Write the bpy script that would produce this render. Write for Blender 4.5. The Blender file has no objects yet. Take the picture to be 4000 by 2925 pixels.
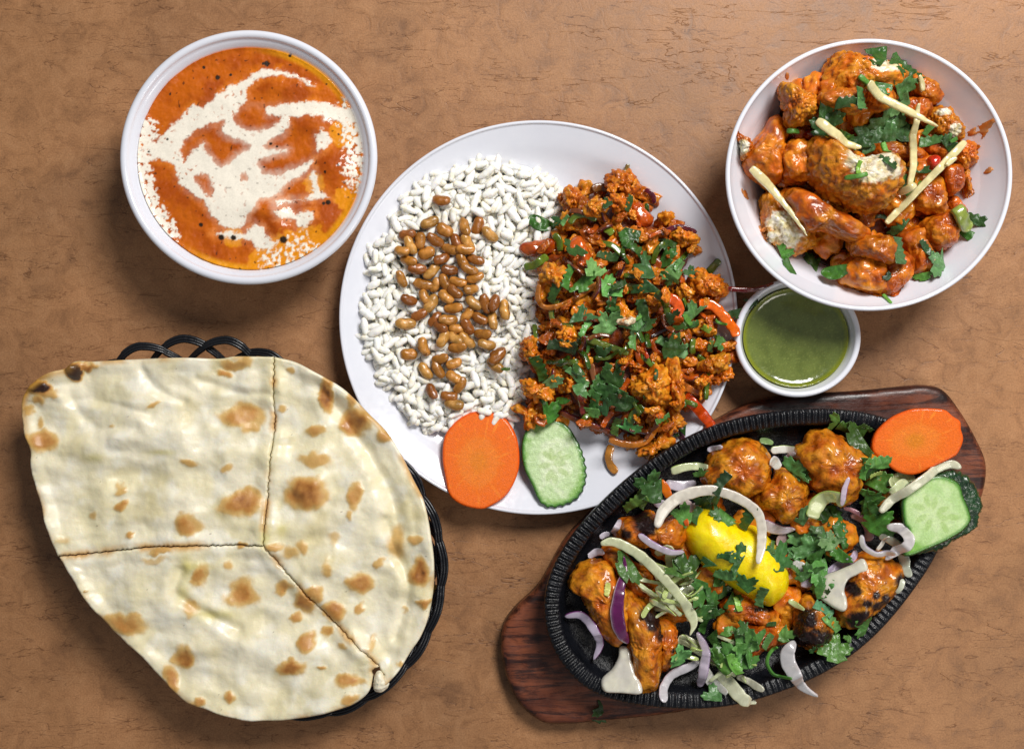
import bpy, math, random
import numpy as np
from mathutils import Vector, Euler, Matrix
random.seed(7)
rs = np.random.RandomState(11)
SC = bpy.context.scene
COL = SC.collection
R = math.radians

# ------------------------------------------------------------------ camera
CAM_H = 0.86                       # metres above the table
MPP = 0.70 / 4000                  # metres of table per pixel of the photograph
cam = bpy.data.cameras.new('camera')
cam.sensor_width = 36.0
cam.lens = 36.0 * CAM_H / 0.70
cam.clip_start = 0.01
cam.clip_end = 20
camo = bpy.data.objects.new('camera', cam)
COL.objects.link(camo)
camo.location = (0, 0, CAM_H)
SC.camera = camo

# ------------------------------------------------------------------ light
world = bpy.data.worlds.new('World')
SC.world = world
world.use_nodes = True
bg = world.node_tree.nodes['Background']
bg.inputs[0].default_value = (0.86, 0.92, 1.0, 1)
bg.inputs[1].default_value = 0.17

def area(name, loc, target, size, power, color, size_y=None):
    l = bpy.data.lights.new(name, 'AREA')
    l.energy = power; l.color = color
    l.shape = 'RECTANGLE' if size_y else 'DISK'
    l.size = size
    if size_y: l.size_y = size_y
    o = bpy.data.objects.new(name, l)
    COL.objects.link(o)
    o.location = loc
    d = Vector(target) - Vector(loc)
    o.rotation_euler = d.to_track_quat('-Z', 'Y').to_euler()
    return o
area('ceiling_lamp', (0.50, 0.78, 1.20), (0.08, 0.0, 0), 0.55, 24.5, (1.0, 0.97, 0.93))
area('side_lamp', (0.85, -0.60, 1.0), (0.25, -0.15, 0), 0.5, 3.2, (1.0, 0.93, 0.84))

SC.view_settings.view_transform = 'Standard'
SC.view_settings.look = 'None'
SC.view_settings.exposure = 0.0
SC.view_settings.gamma = 1.0
SC.render.film_transparent = False
SC.cycles.use_denoising = True
SC.cycles.max_bounces = 8
SC.cycles.caustics_reflective = False
SC.cycles.caustics_refractive = False

# ------------------------------------------------------------------ helpers
def c(r, g, b, k=1.0):
    f = lambda u: ((u / 255 + 0.055) / 1.055) ** 2.4 if u > 10 else u / 255 / 12.92
    return np.array([f(r) * k, f(g) * k, f(b) * k])

def W(x, y, z=0.0):
    """point of the place seen at pixel (x, y) of the photograph, at height z"""
    k = MPP * (CAM_H - z) / CAM_H
    return np.array([(x - 2000) * k, -(y - 1462.5) * k, z])
def WA(pts, z=0.0):
    p = np.asarray(pts, float)
    k = MPP * (CAM_H - z) / CAM_H
    return np.stack([(p[:, 0] - 2000) * k, -(p[:, 1] - 1462.5) * k], 1)

class Crop:
    def __init__(s, x0, y0, k): s.x0, s.y0, s.k = x0, y0, k
    def __call__(s, pts):
        return [(s.x0 + p[0] * s.k, s.y0 + p[1] * s.k) + tuple(p[2:]) for p in pts]
    def p(s, x, y): return (s.x0 + x * s.k, s.y0 + y * s.k)
V = Crop(0, 0, 4000 / 2259)
A = Crop(400, 50, .7264); B = Crop(2750, 100, .7263); C_ = Crop(1300, 440, .581)
D = Crop(1950, 600, .4843); E = Crop(1500, 1300, .6197); Fc = Crop(0, 1250, .6962)
G = Crop(900, 1350, .9385); Hc = Crop(1900, 1900, .6203); I = Crop(2500, 1500, .4237)
J = Crop(3100, 1450, .5146); K = Crop(2500, 2100, .4237); L = Crop(3100, 2000, .56)
M = Crop(1900, 1500, .4843); N = Crop(2750, 1050, .3633); O = Crop(1950, 1150, .4237)
Pc = Crop(200, 1250, .4427)

# gradient noise, vectorised
_perm = rs.permutation(256); _perm = np.concatenate([_perm, _perm, _perm])
_grad = rs.normal(size=(256, 3)); _grad /= np.linalg.norm(_grad, axis=1)[:, None]
def pn(p):
    p = np.asarray(p, float)
    if p.shape[1] == 2: p = np.concatenate([p, np.zeros((len(p), 1))], 1)
    i = np.floor(p).astype(int); f = p - i; i &= 255
    u = f * f * f * (f * (f * 6 - 15) + 10)
    out = np.zeros(len(p))
    for dx in (0, 1):
        for dy in (0, 1):
            for dz in (0, 1):
                h = _perm[_perm[_perm[i[:, 0] + dx] + i[:, 1] + dy] + i[:, 2] + dz] & 255
                g = _grad[h]
                d = (g * (f - np.array([dx, dy, dz]))).sum(1)
                w = (u[:, 0] if dx else 1 - u[:, 0]) * (u[:, 1] if dy else 1 - u[:, 1]) * (u[:, 2] if dz else 1 - u[:, 2])
                out += w * d
    return out * 1.6
def fbm(p, o=3, g=.5):
    p = np.asarray(p, float)
    s = np.zeros(len(p)); a = 1; t = 0
    for k in range(o):
        s += a * pn(p * 2 ** k + 17.3 * k); t += a; a *= g
    return s / t
def ss(a, b, x):
    t = np.clip((x - a) / (b - a), 0, 1)
    return t * t * (3 - 2 * t)
def mixc(a, b, t):
    t = np.asarray(t)[:, None]
    return a * (1 - t) + b * t

def crom(pts, n, closed=False):
    """Catmull-Rom through pts (any width), n samples evenly spaced by length"""
    p = np.asarray(pts, float)
    q = np.vstack([p[-1], p, p[0], p[1]]) if closed else np.vstack([2 * p[0] - p[1], p, 2 * p[-1] - p[-2]])
    segs = len(p) if closed else len(p) - 1
    out = []
    t = np.linspace(0, 1, 24, endpoint=False)[:, None]
    for s in range(segs):
        a, b, c_, d = q[s], q[s + 1], q[s + 2], q[s + 3]
        out.append(.5 * (2 * b + (c_ - a) * t + (2 * a - 5 * b + 4 * c_ - d) * t ** 2 + (3 * b - a - 3 * c_ + d) * t ** 3))
    out = np.vstack(out + ([p[:1]] if closed else [p[-1:]]))
    L_ = np.concatenate([[0], np.cumsum(np.linalg.norm(np.diff(out[:, :2], axis=0), axis=1))])
    u = np.linspace(0, L_[-1], n, endpoint=not closed)
    return np.stack([np.interp(u, L_, out[:, k]) for k in range(out.shape[1])], 1)

def inside(P, poly):
    x, y = P[:, 0], P[:, 1]; r = np.zeros(len(P), bool)
    n = len(poly)
    for i in range(n):
        x1, y1 = poly[i]; x2, y2 = poly[(i + 1) % n]
        if y1 == y2: continue
        cnd = ((y1 > y) != (y2 > y)) & (x < (x2 - x1) * (y - y1) / (y2 - y1) + x1)
        r ^= cnd
    return r
def dist(P, poly, closed=True, near=False):
    d = np.full(len(P), 1e9); q = np.zeros((len(P), 2))
    n = len(poly)
    for i in range(n if closed else n - 1):
        a = np.asarray(poly[i]); b = np.asarray(poly[(i + 1) % n]); ab = b - a
        t = np.clip(((P - a) @ ab) / max(ab @ ab, 1e-18), 0, 1)
        pr = a + t[:, None] * ab
        dd = np.hypot(P[:, 0] - pr[:, 0], P[:, 1] - pr[:, 1])
        m = dd < d
        d[m] = dd[m]; q[m] = pr[m]
    return (d, q) if near else d

# ------------------------------------------------------------------ height map of everything laid so far
HR = 0.001; HX0, HY0 = -0.37, -0.275; HNX, HNY = 740, 550
HM = np.zeros((HNX, HNY))
_gx, _gy = np.meshgrid(HX0 + (np.arange(HNX) + .5) * HR, HY0 + (np.arange(HNY) + .5) * HR, indexing='ij')
def hz(P):
    i = np.clip(((P[:, 0] - HX0) / HR).astype(int), 0, HNX - 1); j = np.clip(((P[:, 1] - HY0) / HR).astype(int), 0, HNY - 1)
    return HM[i, j]
def hput(v):
    i = np.clip(((v[:, 0] - HX0) / HR).astype(int), 0, HNX - 1); j = np.clip(((v[:, 1] - HY0) / HR).astype(int), 0, HNY - 1)
    np.maximum.at(HM, (i, j), v[:, 2])
def hput_mesh(v, faces):
    hput(v)
    f4 = np.array([f[:3] for f in faces]) if len(faces) else None
    if f4 is not None: hput(v[f4].mean(1))
def hput_xy(fn): 
    P = np.stack([_gx.ravel(), _gy.ravel()], 1)
    z = fn(P); HM[:] = np.maximum(HM, np.nan_to_num(z, nan=0).reshape(HM.shape))

# ------------------------------------------------------------------ object making
def mesh_from(name, v, faces, cols=None, smooth=True):
    me = bpy.data.meshes.new(name)
    v = np.asarray(v, float)
    me.from_pydata(v.tolist(), [], [tuple(int(q) for q in f) for f in faces])
    if smooth: me.polygons.foreach_set('use_smooth', np.ones(len(me.polygons), bool))
    if cols is not None:
        a = me.color_attributes.new('Col', 'FLOAT_COLOR', 'POINT')
        cc = np.ones((len(v), 4)); cc[:, :3] = np.clip(cols, 0, 1)
        a.data.foreach_set('color', cc.ravel())
    me.update()
    return me
def link(name, me, mat=None, parent=None, loc=(0, 0, 0)):
    o = bpy.data.objects.new(name, me)
    COL.objects.link(o)
    o.location = loc
    if mat is not None and me is not None and not me.materials: me.materials.append(mat)
    if parent is not None: o.parent = parent
    return o
def tag(o, label=None, cat=None, group=None, kind=None):
    if label: o['label'] = label
    if cat: o['category'] = cat
    if group: o['group'] = group
    if kind: o['kind'] = kind
    return o
def put(name, v, faces, cols, mat, parent=None, hm=True):
    """a world-space mesh linked with its origin at its own base"""
    v = np.asarray(v, float)
    if hm: hput_mesh(v, faces)
    o0 = np.array([(v[:, 0].min() + v[:, 0].max()) / 2, (v[:, 1].min() + v[:, 1].max()) / 2, v[:, 2].min()])
    base = o0.copy()
    if parent is not None:
        pl = np.array(parent.location); 
        if parent.parent is not None: pl = pl + np.array(parent.parent.location)
        base = o0 - pl
    return link(name, mesh_from(name, v - o0, faces, cols), mat, parent, base)
def empty(name, loc):
    o = bpy.data.objects.new(name, None); COL.objects.link(o); o.location = loc
    o.empty_display_size = .02
    return o

# ------------------------------------------------------------------ materials
def nt(name):
    m = bpy.data.materials.new(name); m.use_nodes = True
    t = m.node_tree; b = t.nodes['Principled BSDF']
    return m, t, b
def noise(t, scale, detail=3, rough=.55, vec=None, dist_=0):
    n = t.nodes.new('ShaderNodeTexNoise')
    n.inputs['Scale'].default_value = scale; n.inputs['Detail'].default_value = detail
    n.inputs['Roughness'].default_value = rough; n.inputs['Distortion'].default_value = dist_
    if vec is not None: t.links.new(vec, n.inputs['Vector'])
    return n.outputs['Fac']
def ramp(t, fac, stops):
    r = t.nodes.new('ShaderNodeValToRGB'); e = r.color_ramp.elements
    while len(e) < len(stops): e.new(.5)
    for el, (p, col) in zip(e, stops):
        el.position = p; el.color = (*col, 1) if len(col) == 3 else col
    t.links.new(fac, r.inputs[0]); return r.outputs[0]
def mixn(t, mode, a, b, fac=1.0):
    m = t.nodes.new('ShaderNodeMix'); m.data_type = 'RGBA'; m.blend_type = mode
    for i, x in ((6, a), (7, b)):
        if isinstance(x, bpy.types.NodeSocket): t.links.new(x, m.inputs[i])
        else: m.inputs[i].default_value = (*x, 1)
    if isinstance(fac, bpy.types.NodeSocket): t.links.new(fac, m.inputs[0])
    else: m.inputs[0].default_value = fac
    return m.outputs[2]
def mapr(t, x, a, b, c0, c1):
    m = t.nodes.new('ShaderNodeMapRange'); t.links.new(x, m.inputs[0])
    for i, q in enumerate((a, b, c0, c1)): m.inputs[1 + i].default_value = q
    return m.outputs[0]
def bump(t, b, h, strength, dist_=.001, prev=None):
    n = t.nodes.new('ShaderNodeBump'); n.inputs['Strength'].default_value = strength
    n.inputs['Distance'].default_value = dist_
    t.links.new(h, n.inputs['Height'])
    if prev is not None: t.links.new(prev, n.inputs['Normal'])
    t.links.new(n.outputs[0], b.inputs['Normal']); return n.outputs[0]
def food(name, rough=.3, sss=0.0, radius=(.004, .0015, .0006), bs=900, bst=.4, bd=.0006, coat=0.0, var=.25, vs=600, ov=.15, spec=.5,
         base=None, rvar=.15, translucent=0, coatr=.08):
    """food surface: own colour from the vertex colours, broken up by world-space noise, wet bumps"""
    m, t, b = nt(name)
    pos = t.nodes.new('ShaderNodeNewGeometry').outputs['Position']
    if base is None:
        at = t.nodes.new('ShaderNodeAttribute'); at.attribute_name = 'Col'; colr = at.outputs['Color']
    else: colr = None
    n1 = noise(t, vs, 4, .6, pos)
    g = mapr(t, n1, .3, .7, 1 - var, 1 + var)
    oi = t.nodes.new('ShaderNodeObjectInfo')
    g2 = mapr(t, oi.outputs['Random'], 0, 1, 1 - ov, 1 + ov)
    mu = t.nodes.new('ShaderNodeMath'); mu.operation = 'MULTIPLY'; t.links.new(g, mu.inputs[0]); t.links.new(g2, mu.inputs[1])
    vm = t.nodes.new('ShaderNodeVectorMath'); vm.operation = 'SCALE'
    if colr is not None: t.links.new(colr, vm.inputs[0])
    else: vm.inputs[0].default_value = tuple(base)
    t.links.new(mu.outputs[0], vm.inputs['Scale'])
    t.links.new(vm.outputs[0], b.inputs['Base Color'])
    n2 = noise(t, vs * .5, 2, .5, pos)
    t.links.new(mapr(t, n2, .35, .65, max(rough - rvar, .03), rough + rvar), b.inputs['Roughness'])
    b.inputs['Specular IOR Level'].default_value = spec
    if translucent: b.inputs['Transmission Weight'].default_value = translucent
    if coat: b.inputs['Coat Weight'].default_value = coat; b.inputs['Coat Roughness'].default_value = coatr
    if sss:
        b.inputs['Subsurface Weight'].default_value = sss
        b.inputs['Subsurface Radius'].default_value = (1, radius[1] / radius[0], radius[2] / radius[0])
        b.inputs['Subsurface Scale'].default_value = radius[0]
    h = noise(t, bs, 4, .6, pos)
    bump(t, b, h, bst, bd)
    return m

def mat_porcelain():
    m, t, b = nt('white_porcelain')
    pos = t.nodes.new('ShaderNodeNewGeometry').outputs['Position']
    col = ramp(t, noise(t, 40, 4, .6, pos), [(0.2, tuple(c(222, 225, 236))), (0.8, tuple(c(230, 232, 241)))])
    t.links.new(col, b.inputs['Base Color'])
    t.links.new(mapr(t, noise(t, 300, 3, .5, pos), .3, .7, .1, .22), b.inputs['Roughness'])
    b.inputs['Coat Weight'].default_value = .4; b.inputs['Coat Roughness'].default_value = .05
    return m
PORC = mat_porcelain()

def mat_table():
    m, t, b = nt('leather_grain_laminate')
    pos = t.nodes.new('ShaderNodeNewGeometry').outputs['Position']
    big = noise(t, 9, 5, .6, pos, .6)
    mid = noise(t, 70, 5, .65, pos, .8)
    fine = noise(t, 900, 3, .6, pos)
    c1 = ramp(t, big, [(.3, tuple(c(132, 95, 66))), (.5, tuple(c(160, 114, 76))), (.7, tuple(c(184, 132, 90)))])
    c2 = ramp(t, mid, [(.30, tuple(c(108, 75, 52))), (.48, tuple(c(160, 114, 76))), (.72, tuple(c(185, 138, 97)))])
    col = mixn(t, 'MIX', c1, c2, .45)
    f = ramp(t, fine, [(.35, (.82, .82, .82)), (.65, (1.1, 1.1, 1.1))])
    col = mixn(t, 'MULTIPLY', col, f, 1.0)
    hs = []
    # creases: thin dark lines where a stretched, warped noise crosses its middle value
    for (rot, sx, sy, sc, th, seed, dark, cov) in ((22, 1, 4.0, 19, .009, 1.3, .62, .53), (-38, 1, 4.5, 17, .009, 5.1, .58, .50), (62, 1, 4.5, 18, .009, 9.7, .58, .50), (-8, 1, 4.5, 42, .013, 3.3, .70, .52)):
        mp = t.nodes.new('ShaderNodeMapping'); t.links.new(pos, mp.inputs[0])
        mp.inputs['Rotation'].default_value = (0, 0, R(rot)); mp.inputs['Scale'].default_value = (sx, sy, 1); mp.inputs['Location'].default_value = (seed, seed * .7, 0)
        n = noise(t, sc, 4, .52, mp.outputs[0], .55)
        s = t.nodes.new('ShaderNodeMath'); s.operation = 'SUBTRACT'; t.links.new(n, s.inputs[0]); s.inputs[1].default_value = .5
        a = t.nodes.new('ShaderNodeMath'); a.operation = 'ABSOLUTE'; t.links.new(s.outputs[0], a.inputs[0])
        line = mapr(t, a.outputs[0], 0, th, 1, 0)
        gate = mapr(t, noise(t, 13, 3, .6, mp.outputs[0]), cov, cov + .07, 0, 1)
        k = t.nodes.new('ShaderNodeMath'); k.operation = 'MULTIPLY'; t.links.new(line, k.inputs[0]); t.links.new(gate, k.inputs[1])
        kk = mapr(t, k.outputs[0], 0, 1, 0, 1 - dark + .35)
        col = mixn(t, 'MULTIPLY', col, (.40, .32, .27), kk)
        hs.append(k.outputs[0])
    # specks
    vr = t.nodes.new('ShaderNodeTexVoronoi'); vr.inputs['Scale'].default_value = 42; t.links.new(pos, vr.inputs['Vector'])
    sp = mapr(t, vr.outputs['Distance'], .0, .022, .9, 0)
    col = mixn(t, 'MULTIPLY', col, (.12, .08, .06), sp)
    t.links.new(col, b.inputs['Base Color'])
    t.links.new(mapr(t, mid, .3, .7, .42, .56), b.inputs['Roughness'])
    b.inputs['Specular IOR Level'].default_value = .35
    ad = t.nodes.new('ShaderNodeMath'); ad.operation = 'ADD'; t.links.new(hs[0], ad.inputs[0]); t.links.new(hs[1], ad.inputs[1])
    inv = mapr(t, ad.outputs[0], 0, 1, 0, -1)
    p = bump(t, b, inv, .35, .0006)
    bump(t, b, mid, .35, .0012, p)
    return m

def mat_wood():
    m, t, b = nt('dark_stained_wood')
    pos = t.nodes.new('ShaderNodeNewGeometry').outputs['Position']
    mp = t.nodes.new('ShaderNodeMapping'); t.links.new(pos, mp.inputs[0])
    mp.inputs['Rotation'].default_value = (0, 0, R(-42)); mp.inputs['Scale'].default_value = (.13, 1, 1)
    g = noise(t, 120, 7, .72, mp.outputs[0], .5)
    col = ramp(t, g, [(.32, tuple(c(22, 14, 14))), (.45, tuple(c(64, 32, 24))), (.56, tuple(c(132, 72, 46))), (.66, tuple(c(84, 44, 36))), (.78, tuple(c(38, 24, 28)))])
    big = noise(t, 22, 3, .6, pos)
    st = ramp(t, big, [(.38, (.30, .26, .32)), (.58, (1.0, 1.0, 1.0))])
    col = mixn(t, 'MULTIPLY', col, st, 1.0)
    t.links.new(col, b.inputs['Base Color'])
    t.links.new(mapr(t, noise(t, 120, 3, .6, pos), .3, .7, .25, .5), b.inputs['Roughness'])
    p = bump(t, b, g, .35, .0008)
    bump(t, b, noise(t, 700, 3, .6, pos), .3, .0004, p)
    return m
def mat_iron():
    m, t, b = nt('black_cast_iron')
    pos = t.nodes.new('ShaderNodeNewGeometry').outputs['Position']
    col = ramp(t, noise(t, 60, 4, .6, pos), [(.3, (.003, .0035, .005)), (.7, (.009, .010, .014))])
    t.links.new(col, b.inputs['Base Color'])
    t.links.new(mapr(t, noise(t, 260, 4, .6, pos), .3, .7, .14, .36), b.inputs['Roughness'])
    b.inputs['Specular IOR Level'].default_value = .45
    p = bump(t, b, noise(t, 420, 4, .65, pos), .55, .0012)
    bump(t, b, noise(t, 1500, 2, .5, pos), .35, .0003, p)
    return m
def mat_cord():
    m, t, b = nt('black_plastic_cord')
    b.inputs['Base Color'].default_value = (.008, .009, .012, 1)
    pos = t.nodes.new('ShaderNodeNewGeometry').outputs['Position']
    t.links.new(mapr(t, noise(t, 500, 3, .6, pos), .3, .7, .18, .4), b.inputs['Roughness'])
    bump(t, b, noise(t, 900, 2, .5, pos), .2, .0003)
    return m
TABLE, WOOD, IRON, CORD = mat_table(), mat_wood(), mat_iron(), mat_cord()
MASALA = food('masala_coated_meat', .38, .02, (.003, .0012, .0005), bs=620, bst=.6, bd=.0012, coat=.5, var=.22, vs=300, coatr=.07, spec=.22)
SAUCE = food('creamy_curry', .45, .0, (.003, .0012, .0005), bs=420, bst=.22, bd=.0005, coat=.4, var=.06, vs=800, ov=0, coatr=.05, spec=.2)
CHUT = food('green_chutney', .16, .05, bs=1500, bst=.10, bd=.0003, coat=.8, var=.16, vs=1500, ov=0, rvar=.05, coatr=.03)
RICE = food('puffed_rice', .7, .45, (.003, .0025, .0018), bs=1400, bst=.35, bd=.0004, var=.06, vs=700, ov=.07, spec=.3)
BEAN = food('roasted_bean', .22, .08, (.002, .001, .0005), bs=700, bst=.5, bd=.0007, coat=.4, var=.2, vs=350, ov=.18, rvar=.1, coatr=.12)
LEAF = food('coriander_leaf', .34, .0, bs=900, bst=.5, bd=.0006, coat=.15, var=.2, vs=380, ov=.35, spec=.4)
ONION = food('raw_onion', .2, .35, (.004, .0036, .0034), bs=350, bst=.18, bd=.0004, coat=.5, var=.07, vs=250, ov=.08, rvar=.08, translucent=.12)
COOKED = food('cooked_pepper_and_onion', .16, .06, (.003, .0012, .0005), bs=500, bst=.4, bd=.0007, coat=.9, var=.25, vs=300, ov=.18, rvar=.06, coatr=.04)
CARROT = food('carrot_flesh', .5, .0, (.003, .0012, .0004), bs=1300, bst=.6, bd=.0008, coat=.35, var=.14, vs=900, ov=0, coatr=.1, spec=.2)
CUKE = food('cucumber_flesh', .26, .35, (.004, .004, .002), bs=1100, bst=.5, bd=.0006, coat=.5, var=.10, vs=700, ov=0, coatr=.1)
LEMON = food('lemon_peel', .34, .2, (.003, .002, .0005), bs=750, bst=.5, bd=.0006, coat=.3, var=.06, vs=500, ov=0)
NAAN = food('baked_naan', .52, .12, (.003, .002, .0012), bs=160, bst=.35, bd=.0016, coat=.25, var=.05, vs=200, ov=0, coatr=.28, rvar=.2)
POTATO = food('gravy_coated_vegetable', .38, .03, (.003, .0013, .0005), bs=420, bst=.6, bd=.0012, coat=.6, var=.2, vs=300, coatr=.09, spec=.25)

# palettes (own colours, linear)
OR, RB, GO, DK = c(212, 106, 8), c(150, 60, 8), c(222, 148, 34), c(44, 20, 10)
CHAR = c(38, 18, 14)
def col_masala(p, s=0, char=.0, gold=.5, red=.5):
    q = p * 120 + s
    a = fbm(q, 4); b_ = fbm(q * 2.1 + 50, 3); d = fbm(q * .9 + 90, 3)
    col = mixc(OR, GO, ss(-.35, .5, a + (gold - .5) * .6))
    col = mixc(col, RB, ss(-.1, .6, b_ + (red - .5) * .6) * .8)
    if char > 0: col = mixc(col, CHAR, ss(.5 - char, .62 - char, d + .15 * a))
    return col
# ------------------------------------------------------------------ shape builders
def lathe(prof, n=160):
    v = []; f = []
    for (r, z) in prof:
        for k in range(n):
            a = 2 * math.pi * k / n
            v.append((r * math.cos(a), r * math.sin(a), z))
    m = len(prof)
    for i in range(m - 1):
        for k in range(n):
            f.append((i * n + k, i * n + (k + 1) % n, (i + 1) * n + (k + 1) % n, (i + 1) * n + k))
    v.append((0, 0, prof[0][1])); v.append((0, 0, prof[-1][1]))
    for k in range(n):
        f.append((len(v) - 2, (k + 1) % n, k)); f.append((len(v) - 1, (m - 1) * n + k, (m - 1) * n + (k + 1) % n))
    return np.array(v), f
def smooth_prof(p, n=60):
    return [tuple(q) for q in crom(p, n)]

def field(poly, step, zt, zb, edge=.001, edgeh=.001, colf=None, snap_poly=None):
    """solid slab filling a polygon: zt(P, d) top height, zb(P, d) bottom height, d = distance to the edge"""
    poly = np.asarray(poly, float)
    x0, y0 = poly.min(0) - step; x1, y1 = poly.max(0) + step
    nx = int((x1 - x0) / step) + 2; ny = int((y1 - y0) / step) + 2
    gx, gy = np.meshgrid(x0 + np.arange(nx) * step, y0 + np.arange(ny) * step, indexing='ij')
    P = np.stack([gx.ravel(), gy.ravel()], 1)
    cc = (P.reshape(nx, ny, 2)[:-1, :-1] + step / 2).reshape(-1, 2)
    ins = inside(cc, poly).reshape(nx - 1, ny - 1)
    ii, jj = np.nonzero(ins)
    idx = lambda i, j: i * ny + j
    quads = np.stack([idx(ii, jj), idx(ii + 1, jj), idx(ii + 1, jj + 1), idx(ii, jj + 1)], 1)
    used = np.unique(quads); rem = -np.ones(nx * ny, int); rem[used] = np.arange(len(used))
    P = P[used]; quads = rem[quads]
    ed = np.concatenate([quads[:, [0, 1]], quads[:, [1, 2]], quads[:, [2, 3]], quads[:, [3, 0]]])
    key = ed[:, 0].astype(np.int64) * 10 ** 7 + ed[:, 1]; rkey = ed[:, 1].astype(np.int64) * 10 ** 7 + ed[:, 0]
    bd = ed[~np.isin(key, rkey)]
    bv = np.unique(bd)
    d, q = dist(P, poly, near=True)
    P = P.copy(); P[bv] = q[bv]; d[bv] = 0
    e = np.where(d < edge, 1 - np.sqrt(np.clip(1 - (1 - d / edge) ** 2, 0, 1)), 0) * edgeh
    T = zt(P, d) - e; Bz = np.minimum(zb(P, d), T - 1e-5)
    n = len(P)
    v = np.concatenate([np.column_stack([P, T]), np.column_stack([P, Bz])])
    faces = quads.tolist() + (quads[:, ::-1] + n).tolist() + [[b, a, a + n, b + n] for a, b in bd.tolist()]
    cols = None
    if colf is not None: cc = colf(P, d); cols = np.concatenate([cc, cc])
    return v, faces, cols

def lump_mesh(poly, h, nr=20, na=72, amp=.0012, freq=160, seed=0, dome=.55, under=.35, octv=3, lumpy=0, lfreq=90, flat=2.4, fine=0):
    """rounded solid over an outline (metres, about its own centre); returns verts, faces"""
    p = crom(poly, 200, True)
    cen = p.mean(0); q = p - cen
    ang = np.arctan2(q[:, 1], q[:, 0]); rad = np.hypot(q[:, 0], q[:, 1])
    th = np.linspace(-math.pi, math.pi, na, endpoint=False)
    rr = np.zeros(na)
    for k, t in enumerate(th):
        dd = np.abs((ang - t + math.pi) % (2 * math.pi) - math.pi)
        near = dd < (math.pi / na * 2.2)
        rr[k] = rad[near].max() if near.any() else rad[dd.argmin()]
    rr = (np.roll(rr, 1) + 2 * rr + np.roll(rr, -1)) / 4
    ts = np.sin(np.linspace(0, 1, nr + 1)[1:] * math.pi / 2) ** .9
    v = [(0, 0, h)]
    for t in ts: v += [(rr[k] * t * math.cos(th[k]), rr[k] * t * math.sin(th[k]), h * max(0, 1 - t ** flat) ** dome) for k in range(na)]
    for t in ts[:-1][::-1]: v += [(rr[k] * t * math.cos(th[k]), rr[k] * t * math.sin(th[k]), -under * h * (1 - t ** 2) ** .5) for k in range(na)]
    v.append((0, 0, -under * h)); v = np.array(v)
    nrings = len(ts) * 2 - 1; f = []
    for k in range(na): f.append((0, 1 + k, 1 + (k + 1) % na))
    for i in range(nrings - 1):
        a = 1 + i * na; b = a + na
        for k in range(na): f.append((a + k, b + k, b + (k + 1) % na, a + (k + 1) % na))
    a = 1 + (nrings - 1) * na
    for k in range(na): f.append((a + k, len(v) - 1, a + (k + 1) % na))
    R0 = rr.mean()
    nrm = v / np.array([R0, R0, max(h, 1e-4)]) ** 2
    nrm /= np.linalg.norm(nrm, axis=1)[:, None] + 1e-9
    disp = fbm(v * freq + seed * 7.7, octv) * amp
    if lumpy: 
        w = pn(v * lfreq + seed * 3.1 + 40); w2 = pn(v * lfreq * 1.9 + seed * 5 + 9)
        disp += lumpy * (3.0 * np.abs(w) - .8) + lumpy * .5 * (3 * np.abs(w2) - .8)
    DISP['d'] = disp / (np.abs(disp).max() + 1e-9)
    if fine: disp = disp + fbm(v * 650 + seed, 3) * fine
    v = v + nrm * disp[:, None]
    #['d'] = disp / (np.abs(disp).max() + 1e-9)
    return v, f, cen
DISP = {}

def tubepath(P3, r, m=8, closed=False):
    """tube of radius r (scalar or per point) along 3-D points"""
    P3 = np.asarray(P3, float); n = len(P3)
    T = (np.roll(P3, -1, 0) - np.roll(P3, 1, 0)) if closed else np.gradient(P3, axis=0)
    T /= np.linalg.norm(T, axis=1)[:, None] + 1e-12
    up = np.array([0, 0, 1.0]); S = np.cross(T, up); S /= np.linalg.norm(S, axis=1)[:, None] + 1e-9
    U = np.cross(S, T); r = np.broadcast_to(np.asarray(r, float), (n,))
    v = []
    for k in range(m):
        a = 2 * math.pi * k / m
        v.append(P3 + S * (math.cos(a) * r)[:, None] + U * (math.sin(a) * r)[:, None])
    v = np.stack(v, 1).reshape(-1, 3); f = []
    for i in range(n if closed else n - 1):
        j = (i + 1) % n
        for k in range(m): f.append((i * m + k, i * m + (k + 1) % m, j * m + (k + 1) % m, j * m + k))
    if not closed: f.append(tuple(range(m))[::-1]); f.append(tuple((n - 1) * m + k for k in range(m)))
    return v, f

LM = []           # landmarks (x, y in photo pixels, short name) used to word the labels of small things
AUTO = []         # things whose labels are worded at the end

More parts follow.
